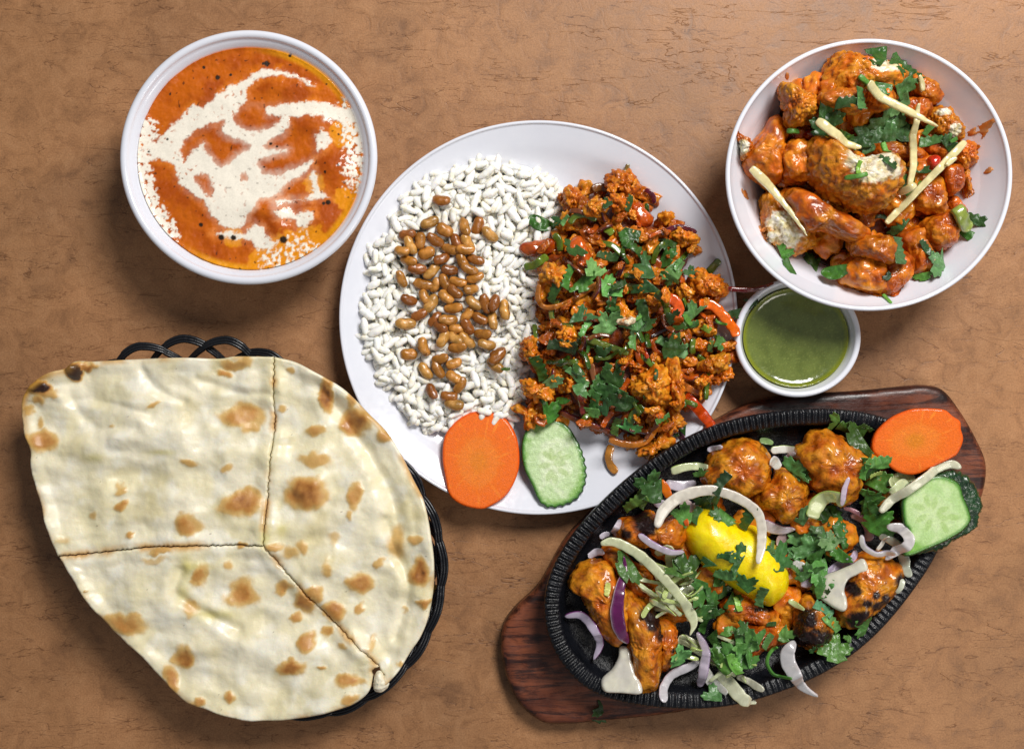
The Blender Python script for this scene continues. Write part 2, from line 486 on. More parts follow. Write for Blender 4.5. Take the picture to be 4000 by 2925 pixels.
def strip(name, label, cat, pts, w, th, col, edgecol=None, mat=None, roll=0, lift=0, arch=0, taper=.6, lm=None, group=None,
          noise_w=.12, edge_side=1, zbase=None, wave=0, stiff=.5, auto=None, flatk=1.0):
    th = th * flatk
    """sliced vegetable strip laid on whatever is already there; pts in photo pixels, w in pixels"""
    pts = np.asarray(pts, float)
    L0 = np.linalg.norm(np.diff(pts[:, :2], axis=0), axis=1).sum() * MPP
    n = max(10, int(L0 / .0011))
    z0 = float(np.median(hz(WA(pts, .03))))
    cl = crom(WA(pts, z0 + .004), n)
    wm = np.interp(np.linspace(0, 1, n), np.linspace(0, 1, len(np.atleast_1d(w))), np.atleast_1d(w).astype(float)) * MPP
    T = np.gradient(cl, axis=0); T /= np.linalg.norm(T, axis=1)[:, None]; S = np.stack([-T[:, 1], T[:, 0]], 1)
    u = np.linspace(0, 1, n)
    endk = np.clip(np.minimum(u, 1 - u) / .12, 0, 1)
    wm = wm * (taper + (1 - taper) * np.sqrt(1 - (1 - endk) ** 2)) * (1 + noise_w * pn(np.column_stack([u * L0 * 220, np.full(n, rs.rand() * 90)])))
    zs = np.maximum.reduce([hz(cl + S * (wm * k)[:, None]) for k in (-.35, 0, .35)])
    k = np.ones(7) / 7; zsm = np.convolve(np.pad(zs, 3, 'edge'), k, 'valid')
    lin = np.polyval(np.polyfit(u, zs, 2), u)
    z = zsm * (1 - stiff) + lin * stiff
    z += max(0, float(np.percentile(zs - z, 80)))
    rl = R(roll) + (wave * np.sin(u * 5 + rs.rand() * 6) if wave else 0)
    z = np.maximum(z, z.max() - .009)
    if zbase is not None: z = np.full(n, zbase)
    z = z + th * .5 + lift + arch * np.sin(u * math.pi) + np.abs(np.sin(rl)) * wm * .4
    m = 14; v = np.zeros((n, m, 3)); cols = np.zeros((n, m, 3))
    for j in range(m):
        a = 2 * math.pi * j / m
        ca, sa = math.cos(a), math.sin(a)
        sx = np.sign(ca) * abs(ca) ** .5 * .5; sz = np.sign(sa) * abs(sa) ** .5 * .5
        ox = sx * wm * np.cos(rl) - sz * th * np.sin(rl); oz = sx * wm * np.sin(rl) + sz * th * np.cos(rl)
        v[:, j, :2] = cl + S * ox[:, None]; v[:, j, 2] = z + oz
        e = (1 if edge_side == 0 and abs(ca) > .8 else 0) or max(0, ca * edge_side)
        base = np.tile(col, (n, 1))
        if edgecol is not None: base = mixc(base, edgecol, np.full(n, float(ss(.55, .95, np.array([e]))[0])))
        cols[:, j] = base
    V_ = v.reshape(-1, 3); Cc = cols.reshape(-1, 3)
    V_ = V_ + (fbm(V_ * 200 + rs.rand() * 50, 2) * th * .12)[:, None] * np.array([1, 1, 1])
    Cc = Cc * (1 + .35 * fbm(V_ * 250, 3))[:, None]
    f = []
    for i in range(n - 1):
        for j in range(m): f.append((i * m + j, (i + 1) * m + j, (i + 1) * m + (j + 1) % m, i * m + (j + 1) % m))
    f.append(tuple(range(m))); f.append(tuple((n - 1) * m + j for j in range(m))[::-1])
    o = put(name, V_, f, Cc, mat or ONION)
    cx, cy = pts[:, 0].mean(), pts[:, 1].mean()
    tag(o, label, cat, group)
    if lm: LM.append((cx, cy, lm))
    if auto: AUTO.append((o, cx, cy, auto))
    return o

def lump(name, label, cat, outline, h, mat, colf, lm=None, group=None, z=None, sink=.35, auto=None, pct=55, **kw):
    P0 = np.asarray(outline, float)
    cpx = P0.mean(0)
    zz = .035 if z is None else z
    for _ in range(2):
        w2 = WA(P0, zz + h * .4)
        cen = w2.mean(0)
        loc = w2 * .8 + cen * .2
        g = np.concatenate([cen + (w2 - cen) * k for k in (.2, .45, .7, .9)])
        if z is None: zz = float(np.percentile(hz(g), pct))
    v, f, c0 = lump_mesh(w2, h, **kw)
    v = v + np.array([c0[0], c0[1], zz + h * kw.get('under', .35) * (1 - sink)])
    i_ = np.clip(((v[:, 0] - HX0) / HR).astype(int), 0, HNX - 1); j_ = np.clip(((v[:, 1] - HY0) / HR).astype(int), 0, HNY - 1)
    v[:, 2] = np.maximum(v[:, 2], HM0[i_, j_] + .0008)      # food rests on the ware, never through it
    cl = colf(v)
    if mat in (MASALA, POTATO):      # colour turns darker and redder in the hollows, paler on the bumps
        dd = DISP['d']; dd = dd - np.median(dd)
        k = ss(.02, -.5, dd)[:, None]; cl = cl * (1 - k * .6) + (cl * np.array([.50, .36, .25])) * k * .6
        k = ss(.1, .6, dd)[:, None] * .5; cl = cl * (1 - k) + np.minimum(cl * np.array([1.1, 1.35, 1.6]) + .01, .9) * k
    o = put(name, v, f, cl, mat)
    tag(o, label, cat, group)
    if lm: LM.append((cpx[0], cpx[1], lm))
    if auto: AUTO.append((o, cpx[0], cpx[1], auto))
    return o

def pcol(p, t=None, gray=1):  # coloured like gravy-coated potato / floret
    return col_masala(p, 3, gold=.55, red=.35)
def clip_poly(poly, nx, ny, d):
    out = []
    n = len(poly)
    for i in range(n):
        a = poly[i]; b = poly[(i + 1) % n]
        sa = a[0] * nx + a[1] * ny - d; sb = b[0] * nx + b[1] * ny - d
        if sa <= 0: out.append(a)
        if (sa <= 0) != (sb <= 0):
            t = sa / (sa - sb); out.append((a[0] + t * (b[0] - a[0]), a[1] + t * (b[1] - a[1])))
    return out
def leaf_outline(kind, r):
    if kind in (0, 1):
        th = np.linspace(-R(128), R(128), 110)
        lob = np.abs(np.cos(math.pi * th / R(78))) ** .9
        rad = .30 + .30 * lob + .11 * (1 - np.abs(((th * 5.2 + r.rand() * 3) % 2) - 1)) * (0.35 + lob) + .04 * r.randn() * np.cos(th * 2 + r.rand() * 6)
        rad *= 1 + .12 * np.cos(th - r.rand() * 6)
        x = rad * np.sin(th); y = rad * np.cos(th) - .1
        p = [(-.03, -.5)] + list(zip(x, y)) + [(.03, -.5)]
        if kind == 1:
            for _ in range(r.randint(1, 3)):
                a = r.rand() * 6.28; p2 = clip_poly(p, math.cos(a), math.sin(a), r.uniform(.08, .26))
                if len(p2) > 12: p = p2
        return p
    if kind == 2:
        t = np.linspace(-.5, .5, 50); w = r.uniform(.15, .23)
        top = w * (1 - .5 * np.abs(t) ** 2 * 2) + .09 * (1 - np.abs(((t * 9 + r.rand() * 5) % 2) - 1)); bot = -w * .8 + .05 * np.sin(t * 5 + r.rand() * 5)
        return list(zip(t, bot)) + list(zip(t[::-1] + .06, top[::-1]))
    t = np.linspace(0, 2 * math.pi, 60, endpoint=False)
    x = .5 * np.cos(t); y = (.24 * np.sin(t)) * (1 - .25 * np.cos(t)) + .04 * np.cos(t * 2)
    return list(zip(x, y))
GREENS = [c(66, 112, 46), c(92, 146, 72), c(52, 90, 40), c(80, 130, 54), c(104, 154, 86)]
NLEAF = [0]
def leaf(cx, cy, size, ang=None, kind=1, green=None, where=None, tilt=None, asp=1.0):
    r = np.random.RandomState(NLEAF[0] * 13 + 5); NLEAF[0] += 1
    if ang is None: ang = r.rand() * 360
    po = np.array(leaf_outline(kind, r)) * size * MPP * (.86 if size > 110 else .98)
    po[:, 1] *= asp
    a = R(ang); po = po @ np.array([[math.cos(a), math.sin(a)], [-math.sin(a), math.cos(a)]])
    z0 = float(hz(WA([(cx, cy)], .04))[0])
    cen = WA([(cx, cy)], z0 + .002)[0]
    po = po + cen
    g = GREENS[r.randint(len(GREENS))] if green is None else np.array([green[0] * 1.22 + .006, green[1] * 1.0, green[2] * .82])
    g = g * r.uniform(.7, 1.12)
    def zt(P, d):
        z = hz(P)
        X = np.column_stack([P - P.mean(0), np.ones(len(P))])
        co = np.linalg.lstsq(X, z, rcond=None)[0]
        s = np.hypot(co[0], co[1])
        if s > .7: co[:2] *= .7 / s
        pl = X @ co
        pl += (np.percentile(z - pl, 82)) * .9 + .0005
        q = (P - P.mean(0)); L_ = size * MPP
        cu = r.uniform(.06, .24) * L_ * ((q @ np.array([math.cos(a + .3), math.sin(a + .3)])) / (L_ * .5)) ** 2
        wv = fbm(np.column_stack([q * 170, np.full(len(q), r.rand() * 90)]), 2) * L_ * .11
        fold = -np.abs(q @ np.array([math.cos(a), math.sin(a)])) * .12
        return pl + cu * (1 if r.rand() < .7 else -.5) + wv + fold * (1 if kind in (0, 1) else 0)
    st = max(.0005, size * MPP / 32)
    v, f, cl = field(po, st, zt, lambda P, d: zt0[0] - .00028, 1e-9, 0, None)if False else (None, None, None)
    T = {}
    def zt_c(P, d): T['z'] = zt(P, d); return T['z']
    v, f, _ = field(po, st, zt_c, lambda P, d: T['z'] - .0003, 1e-9, 0)
    q = (v[:, :2] - cen) @ np.array([[math.cos(a), -math.sin(a)], [math.sin(a), math.cos(a)]]) / (size * MPP)
    th = np.arctan2(q[:, 0], q[:, 1] + .3)
    vein = np.exp(-(np.abs(np.sin(th * 4.5)) / .16) ** 2) * .35 + np.exp(-(q[:, 0] / .018) ** 2) * .3
    cols = g * (1 + .4 * fbm(v * 140 + 5, 2))[:, None] * (1 + vein)[:, None]
    o = put('coriander_leaf', v, f, cols, LEAF)
    o['category'] = 'herb leaf'; o['group'] = 'chopped coriander leaves scattered over the dishes'
    shp = {0: 'lobed', 1: 'chopped', 2: 'strip-shaped', 3: 'smooth-edged'}[kind]
    sz = 'large' if size > 115 else ('small' if size < 62 else 'medium')
    AUTO.append((o, cx, cy, (sz + ' ' + shp + ' coriander leaf piece', where)))
    return o
def leaves(cr, lst):
    for q in lst:
        x, y = cr.p(q[0], q[1]); a = list(q[2:]); a[0] = a[0] * cr.k
        leaf(x, y, *a)
def stem(cr, p0, p1, w, label):
    return strip('coriander_stalk', label, 'herb stalk', cr([p0, ((p0[0] + p1[0]) / 2 + 4, (p0[1] + p1[1]) / 2 + 5), p1]), w * cr.k, w * cr.k * MPP * .9, c(96, 150, 62), mat=LEAF, taper=.8)

# small repeated things dropped with shared meshes
def variants(name, builder, n):
    out = []
    for k in range(n):
        v, f, cols = builder(k); out.append((v, f, cols, mesh_from(name, v, f, cols)))
    return out
def drop(vars_, name, x, y, scale, mat, rot=None, sink=.25, pct=70, k=None, flat=.35, parent=None, collect=None):
    v, f, cols, me = vars_[rs.randint(len(vars_)) if k is None else k % len(vars_)]
    if rot is None: rot = rs.rand() * 360
    e = Euler((rs.normal() * flat, rs.normal() * flat, R(rot)))
    Mx = np.array(e.to_matrix()); sc = np.asarray(scale, float) * np.ones(3)
    w = (v * sc) @ Mx.T
    z = float(hz(WA([(x, y)], .03))[0])
    for _ in range(2):
        cxy = WA([(x, y)], z + .003)[0]
        fp = w[:, :2] * .75 + cxy
        z = float(np.percentile(hz(fp), pct))
    zoff = z - w[:, 2].min() * (1 - sink)
    w = w + np.array([cxy[0], cxy[1], zoff])
    hput_mesh(w, f)
    if collect is not None: collect.append((w, f, cols)); return None
    if not me.materials: me.materials.append(mat)
    o = bpy.data.objects.new(name, me); COL.objects.link(o)
    o.location = (cxy[0], cxy[1], zoff); o.rotation_euler = e; o.scale = sc
    return o
def joined(name, parts, mat, parent=None):
    V_, F_, C2 = [], [], []; n = 0
    for w, f, cl in parts:
        V_.append(w); F_ += [tuple(q + n for q in fc) for fc in f]; C2.append(cl); n += len(w)
    V_ = np.vstack(V_)
    return put(name, V_, F_, np.vstack(C2), mat, parent, hm=False)

def blob(k, h=.8, amp=.22, freq=2.2, lumpy=.0, lf=2, nr=9, na=22, colf=None, asp=(1, 1, 1), seed=0):
    """unit lump, about 1 across, used at millimetre scale"""
    r = np.random.RandomState(k * 7 + seed)
    n = 6 + r.randint(3); th = np.linspace(0, 2 * math.pi, n, endpoint=False)
    po = [(math.cos(t) * .5 * r.uniform(.7, 1.15) * asp[0], math.sin(t) * .5 * r.uniform(.7, 1.15) * asp[1]) for t in th]
    v, f, _ = lump_mesh(po, .5 * h, nr=nr, na=na, amp=amp, freq=freq, seed=k + seed, under=.7, lumpy=lumpy, lfreq=lf, dome=.6)
    return v, f, colf(v * .02 + k)

# ================================================================== TABLE
def build_table():
    v = [(-1.2, -1.0, 0), (1.2, -1.0, 0), (1.2, 1.0, 0), (-1.2, 1.0, 0), (-1.2, -1.0, -.03), (1.2, -1.0, -.03), (1.2, 1.0, -.03), (-1.2, 1.0, -.03)]
    f = [(0, 1, 2, 3), (7, 6, 5, 4), (0, 4, 5, 1), (1, 5, 6, 2), (2, 6, 7, 3), (3, 7, 4, 0)]
    o = link('table_surface', mesh_from('table_surface', v, f, smooth=False), TABLE)
    tag(o, 'tan brown laminate table top with a creased leather grain', kind='structure')
build_table()

# ================================================================== BOWLS AND PLATES
def ware(name, label, cat, cx, cy, rx, ry, zr, prof, lm, n=192):
    """round porcelain ware; prof is (r, z) outer foot -> rim -> inner centre, in units of rim radius and rim height"""
    cen = W(cx, cy, zr); k = MPP * (CAM_H - zr) / CAM_H
    Rx, Ry = rx * k, ry * k
    root = empty(name, (cen[0], cen[1], 0))
    tag(root, label, cat)
    out, inn = prof
    po = smooth_prof(out, 40); pi_ = smooth_prof(inn, 70)
    rim_o = po[-1]; rim_i = pi_[0]
    lip = []
    for a in np.linspace(0, math.pi, 9)[1:-1]:
        mx = (rim_o[0] + rim_i[0]) / 2; hw = (rim_o[0] - rim_i[0]) / 2
        lip.append((mx + hw * math.cos(a), max(rim_o[1], rim_i[1]) + hw * Rx / zr * math.sin(a)))
    full = po + lip + pi_
    v, f = lathe(full, n)
    v = v * np.array([Rx, Ry, zr])
    link('bowl_body' if cat != 'plate' else 'plate_body', mesh_from(name, v, f), PORC, root)
    r_in = np.array([q[0] for q in pi_])[::-1]; z_in = np.array([q[1] for q in pi_])[::-1]
    o_r = np.argsort(r_in)
    def fn(P):
        rr = np.hypot((P[:, 0] - cen[0]) / Rx, (P[:, 1] - cen[1]) / Ry)
        return np.where(rr <= 1, np.interp(rr, r_in[o_r], z_in[o_r]) * zr, 0)
    hput_xy(fn)
    LM.append((cx, cy, lm))
    return root, cen, Rx, Ry

# round dinner plate
PLATE_Z = .024
plate_prof = ([(.0, .10), (.5, .10), (.56, .0), (.62, .02), (.68, .16), (.85, .5), (1.0, .93)],
              [(.982, .98), (.95, .90), (.88, .72), (.80, .48), (.72, .34), (.60, .30), (.3, .28), (.02, .28)])
plate, PC, PR, PRy = ware('dinner_plate', 'large round white plate of puffed rice, beans and spicy stir fry', 'plate', 2103, 1240, 779, 770, PLATE_Z, plate_prof, 'dinner plate')

# curry bowl, left
B1Z = .058
bowl_prof = ([(.0, .06), (.40, .06), (.44, .0), (.5, .02), (.56, .12), (.72, .38), (.88, .70), (1.0, .985)],
             [(.935, .985), (.915, .965), (.893, .93), (.87, .88), (.84, .80), (.74, .55), (.6, .3), (.42, .13), (.2, .09), (.02, .09)])
bowl1, B1, B1R, B1Ry = ware('curry_bowl', 'deep white bowl filled with orange curry and cream, upper left', 'bowl', 971, 615, 503, 497, B1Z, bowl_prof, 'curry bowl')
# sauce bowl
SZ = .034
sauce_prof = ([(.0, .08), (.46, .08), (.5, .0), (.56, .03), (.64, .16), (.8, .45), (.92, .75), (1.0, .98)],
              [(.90, .98), (.87, .88), (.82, .7), (.74, .45), (.6, .25), (.4, .16), (.2, .14), (.02, .14)])
bowl3, B3, B3R, B3Ry = ware('sauce_bowl', 'small white dip bowl of green chutney under the edge of another bowl', 'bowl', 3116, 1318, 247, 234, SZ, sauce_prof, 'chutney bowl')
# vegetable bowl, right
B2Z = .066
veg_prof = ([(.0, .06), (.40, .06), (.44, .0), (.5, .02), (.55, .14), (.64, .36), (.78, .62), (.90, .82), (1.0, .985)],
            [(.965, .985), (.93, .90), (.84, .72), (.72, .5), (.58, .3), (.42, .16), (.2, .12), (.02, .12)])
bowl2, B2, B2R, B2Ry = ware('vegetable_bowl', 'wide white bowl heaped with spiced cauliflower and potato', 'bowl', 3395, 683, 561, 532, B2Z, veg_prof, 'cauliflower bowl')

HM0 = HM.copy()
# green chutney
def build_chutney():
    zc = .0265; r = 1.0
    k = MPP
    cxy = B3[:2]
    rr = .832
    th = np.linspace(0, 2 * math.pi, 120, endpoint=False)
    poly = np.stack([cxy[0] + B3R * rr * np.cos(th), cxy[1] + B3Ry * rr * np.sin(th)], 1)
    dmax = B3R * rr
    def zt(P, d):
        return zc + .0032 * np.exp(-(d / .0020)) + .00012 * fbm(P * 300, 2)
    def cf(P, d):
        base = mixc(c(104, 116, 54), c(92, 104, 46), ss(-.2, .3, fbm(P * 90, 3)))
        sp = ss(.38, .5, pn(np.column_stack([P * 800, np.zeros(len(P))])))
        base = mixc(base, c(150, 160, 84), sp * .3)
        return mixc(base, c(132, 140, 20), ss(.0032, .0006, d) * .8)
    v, f, cl = field(poly, .0007, zt, lambda P, d: np.full(len(P), zc - .004), .0003, .0001, cf)
    o = put('green_chutney', v, f, cl, CHUT)
    tag(o, 'smooth green chutney filling the small white dip bowl', 'sauce')
build_chutney()

# ------------------------------------------------------------------ curry with cream
def build_curry():
    zc = .0522
    th = np.linspace(0, 2 * math.pi, 160, endpoint=False)
    rr = .876
    poly = np.stack([B1[0] + B1R * rr * np.cos(th), B1[1] + B1Ry * rr * np.sin(th)], 1)
    def Z(lst): return WA(A(lst), zc)
    cream = [[(1165,410),(1130,375),(1060,335),(960,300),(870,295),(800,325),(740,365),(690,385),(600,440),(590,470),(540,500),(480,490),(430,540),(380,590),(330,640),(300,680),(240,700),(200,720),(185,760),(230,800),(330,800),(380,830),(400,900),(430,950),(480,980),(540,1020),(590,1100),(640,1160),(720,1170),(760,1150),(800,1090),(850,1010),(920,1000),(960,970),(1000,920),(1080,880),(1120,840),(1150,770),(1200,740),(1250,690),(1210,640),(1180,600),(1250,590),(1350,600),(1405,560),(1370,500),(1300,510),(1230,490),(1180,470),(1100,470),(1000,480),(920,490),(880,500),(780,490),(790,410),(830,370),(900,350),(980,350),(1060,370),(1110,400)],
             [(1100,870),(1150,830),(1175,950),(1245,1000),(1160,1010),(1050,1020),(940,1050),(900,1020),(960,995),(1080,1000),(1130,960)],
             [(580,1185),(680,1165),(760,1180),(820,1130),(870,1150),(890,1200),(960,1230),(905,1280),(830,1290),(800,1230),(700,1230),(620,1205)],
             [(920,1060),(1000,1040),(1040,1070),(1140,1060),(1150,1110),(1100,1160),(1040,1160),(1030,1120),(940,1110)],
             [(1310,560),(1400,555),(1425,660),(1400,640),(1340,600)]]
    isl = [[(700,560),(740,510),(800,490),(880,500),(880,545),(960,560),(960,590),(900,620),(830,640),(770,630),(720,600)],
           [(660,570),(640,640),(680,670),(760,690),(800,710),(780,740),(720,770),(680,810),(640,835),(600,800),(560,750),(540,700),(470,760),(440,800),(425,760),(430,700),(480,650),(560,610),(620,590)],
           [(1000,570),(1100,550),(1190,570),(1200,610),(1150,660),(1150,740),(1170,760),(1080,820),(1000,850),(930,875),(870,870),(835,820),(840,790),(920,765),(990,750),(1000,735),(880,740),(870,710),(920,670),(980,650),(1010,600)],
           [(490,880),(530,865),(570,870),(590,920),(600,990),(560,980),(520,930)],
           [(740,885),(750,862),(770,862),(784,885),(775,905),(752,905)],
           [(215,735),(235,725),(262,735),(262,765),(240,785),(215,770)]]
    def sdf(P, polys):
        s = np.full(len(P), -1.)
        for q in polys:
            q = Z(q); d = dist(P, q); i = inside(P, q)
            s = np.maximum(s, np.where(i, d, -d))
        return s
    memo = {}
    def masks(P, d):
        key = len(P)
        if key in memo: return memo[key]
        w = np.stack([fbm(P * 240 + 3, 3), fbm(P * 240 + 31, 3)], 1) * .0026
        w2 = np.stack([fbm(P * 800 + 3, 2), fbm(P * 800 + 31, 2)], 1) * .0011 * ss(.012, .035, np.hypot(*(P - Z([(800, 800)])[0]).T))[:, None]
        Q = P + w + w2
        s = sdf(Q, cream); t = sdf(Q, isl)
        core = ss(.0001, .0021, s) * (1 - ss(-.0012, .0010, t))
        # hazy, half-mixed cream round the middle
        mid = np.exp(-((P - Z([(800, 850)])[0]) ** 2).sum(1) / .030 ** 2)
        haze = ss(-.004, .001, s) * (1 - ss(-.001, .0050, t)) * .45 * np.minimum(mid * 1.5, 1)
        cr = np.maximum(core, haze)
        # fine orange droplets standing in the cream
        dots = ss(.34, .46, pn(np.column_stack([P * 400, np.full(len(P), 3.)]))) * ss(-.1, .3, fbm(P * 60 + 7, 2)) * (1 - .8 * mid)
        cr = cr * (1 - dots * .85)
        # ragged froth along the left edge and the right rim
        ang = np.arctan2(P[:, 1] - B1[1], P[:, 0] - B1[0])
        left = ss(2.1, 2.5, np.abs(ang)) * ss(.015, .003, d) * (ang < 0) + ss(2.6, 2.9, ang) * ss(.019, .004, d) * (ang > 0)
        right = ss(.75, .2, np.abs(ang - .12)) * ss(.024, .004, d)
        low = ss(.5, .2, np.abs(ang + 1.2)) * ss(.030, .008, d)
        fr = np.clip(left + right * .8 + low * .6, 0, 1)
        fnz = fbm(P * 330 + 9, 4) * 1.3 + .15
        froth = ss(.38, .62, fr * (0.62 + fnz))
        cr = np.maximum(cr, froth * (fr > .05))
        memo[key] = (cr, s, t, fr)
        return memo[key]
    def zt(P, d):
        cr, s, t, fr = masks(P, d)
        z = zc + .0007 * fbm(P * 70, 3) + .0005 * fbm(P * 260 + 20, 3) * (1 - cr) + .0003 * cr
        for (x, y, rx, ry, hh) in ((1130, 600, 130, 70, .0030), (980, 400, 150, 60, .0022), (1240, 830, 100, 110, .0035), (870, 1060, 130, 60, .0035), (560, 1000, 180, 110, .0018), (520, 430, 160, 90, .0015), (1180, 1120, 120, 80, .002), (950, 1160, 70, 90, .003)):
            cpt = Z([(x, y)])[0]; kk = A.k * MPP
            z += hh * np.exp(-(((P[:, 0] - cpt[0]) / (rx * kk)) ** 2 + ((P[:, 1] - cpt[1]) / (ry * kk)) ** 2) * 1.6)
        return z + .0016 * np.exp(-d / .0016)
    def cf(P, d):
        cr, s, t, fr = masks(P, d)
        base = mixc(c(196, 96, 6), c(170, 74, 2), ss(-.25, .3, fbm(P * 55, 3)))
        base = mixc(base, c(228, 124, 8), ss(.0045, -.0005, np.abs(s)) * .75 * ss(-.2, .3, fbm(P * 90 + 40, 2)))
        ang = np.arctan2(P[:, 1] - B1[1], P[:, 0] - B1[0])
        oil = ss(.0050, .0012, d) * (1 - fr) * ss(2.0, 1.5, np.abs(ang + .35))
        base = mixc(base, c(226, 150, 14), oil)
        pool = np.zeros(len(P))
        for (x, y, rr_) in ((1140, 920, 60), (1300, 1000, 60), (1110, 1240, 110), (1010, 1290, 120), (870, 1340, 90), (700, 1205, 60), (1290, 650, 80)):
            cpt = Z([(x, y)])[0]; pool = np.maximum(pool, np.exp(-((P - cpt) ** 2).sum(1) / (rr_ * A.k * MPP) ** 2))
        base = mixc(base, c(232, 148, 14), ss(.35, .6, pool + .35 * fbm(P * 200 + 5, 3)) * .85)
        col = mixc(base, c(242, 234, 218), cr)
        # pepper and fenugreek flecks
        sp = ss(.60, .66, pn(np.column_stack([P * 330 + 11, np.full(len(P), 8.)]))) 
        col = mixc(col, c(60, 26, 10), sp * .75 * (1 - .5 * cr))
        for (x, y, rr_) in ((620,350,14),(690,335,9),(545,295,9),(1010,235,9),(905,705,9),(940,720,7),(1270,655,6),(1272,822,8),(1200,860,8),(1005,945,7),(640,1208,17),(705,1210,15),(530,1140,12),(1215,1020,14),(350,682,7),(365,440,6),(1205,385,6),(885,275,16),(250,748,6),(870,830,6),(865,275,8),(975,1222,20),(1190,1025,10)):
            cpt = Z([(x, y)])[0]; dd = np.hypot(*(P - cpt).T) / (rr_ * A.k * MPP)
            col = mixc(col, c(42, 28, 14), ss(1.1, .7, dd + .3 * fbm(P * 900, 2)))
        return col
    v, f, cl = field(poly, .00052, zt, lambda P, d: np.full(len(P), zc - .006), .0002, .0001, cf)
    # cut the cream away as a part of its own: same surface, its own mesh
    n = len(v) // 2
    cr = memo[n][0]
    top = [q for q in f if max(q) < n]; rest = [q for q in f if max(q) >= n]
    m = np.array([cr[list(q)].mean() > .5 for q in top])
    hput(v[:n])
    root = empty('curry', (B1[0], B1[1], zc)); tag(root, 'orange tomato curry with swirled cream in the upper left bowl', 'curry')
    def sub(fs):
        us = np.unique(np.array([i for q in fs for i in q])); mp = {int(u): i for i, u in enumerate(us)}
        return v[us] - np.array([B1[0], B1[1], zc]), [tuple(mp[int(i)] for i in q) for q in fs], cl[us]
    a = sub([q for q, k in zip(top, m) if not k] + rest); b = sub([q for q, k in zip(top, m) if k])
    link('gravy', mesh_from('gravy', *a), SAUCE, root)
    link('cream_swirl', mesh_from('cream_swirl', *b), SAUCE, root)
    LM.append((*A.p(760, 760), 'orange curry'))
build_curry()

# ================================================================== BREAD BASKET AND NAAN
def build_basket():
    ring = V([(205,815),(250,778),(330,750),(430,739),(530,750),(622,790),(740,872),(850,962),(925,1060),(970,1160),(985,1245),(979,1315),(953,1400),(905,1475),(832,1540),(760,1578),(690,1590),(600,1580),(490,1520),(380,1425),(265,1300),(170,1150),(120,1000),(160,870)])
    zr = .036
    rp = crom(WA(ring, zr), 720, True); cen = rp.mean(0)
    root = empty('bread_basket', (cen[0], cen[1], 0))
    tag(root, 'oval basket woven from black plastic cord under the naan', 'basket')
    LM.append((*V.p(560, 1180), 'bread basket'))
    T = np.roll(rp, -1, 0) - np.roll(rp, 1, 0); T /= np.linalg.norm(T, axis=1)[:, None]; Nn = np.stack([T[:, 1], -T[:, 0]], 1)
    if ((rp + Nn * .01 - cen) ** 2).sum() < ((rp - cen) ** 2).sum(): Nn = -Nn
    n = 720; narc = 25; step = n / narc
    for a in range(narc):
        i0 = a * step - 1.45 * step; i1 = a * step + 1.45 * step
        u = np.linspace(0, 1, 46); ii = (i0 + (i1 - i0) * u)
        s = np.sin(u * math.pi)
        for b in range(3):
            off = -(.009 + .022 * np.clip(Nn[np.round(ii).astype(int) % n, 1], 0, 1) ** 1.5) * (1 - s) ** .9 - b * .0018 * (.5 + .5 * s)
            z = .010 + (zr - .016) * s ** .7 + .0008 * math.sin(a * 2.1) + (.0018 if a % 2 else 0) * s
            k = np.round(ii).astype(int) % n
            P3 = np.column_stack([rp[k] + Nn[k] * off[:, None], z + b * .0004])
            v, f = tubepath(P3, .00105, 8)
            link('cord', mesh_from('cord', v - np.array([cen[0], cen[1], 0]), f), CORD, root)
    # inner wall and base, woven rings
    for q in range(11):
        k = .95 - q * .085
        P3 = np.column_stack([cen + (rp[::3] - cen) * (k - .1), np.full(240, .004 + .010 * max(0, 1 - q / 4) ** 1.2) + .0010 * np.sin(np.arange(240) * math.pi / 5 + q * math.pi)])
        v, f = tubepath(P3, .0032, 8, True)
        link('ring', mesh_from('ring', v - np.array([cen[0], cen[1], 0]), f), CORD, root)
    # the pale bamboo stay that shows between the cords on the right
    st = crom(WA(V([(962, 1290), (955, 1345), (935, 1400), (905, 1450)]), .02), 30)
    v, f = tubepath(np.column_stack([st, np.full(30, .020)]), .0022, 8)
    o = link('stay', mesh_from('stay', v - np.array([cen[0], cen[1], 0]), f), food('bamboo_stay', .5, base=c(150, 122, 52), bst=.2), root)
    o['label'] = 'yellow bamboo stay inside the right wall of the basket'
    v, f, _ = field(cen + (crom(WA(ring, zr), 160, True) - cen) * .8, .004, lambda P, d: np.full(len(P), .004), lambda P, d: np.full(len(P), .0015), .001, .001)
    link('base', mesh_from('base', v - np.array([cen[0], cen[1], 0]), f), CORD, root)
build_basket()

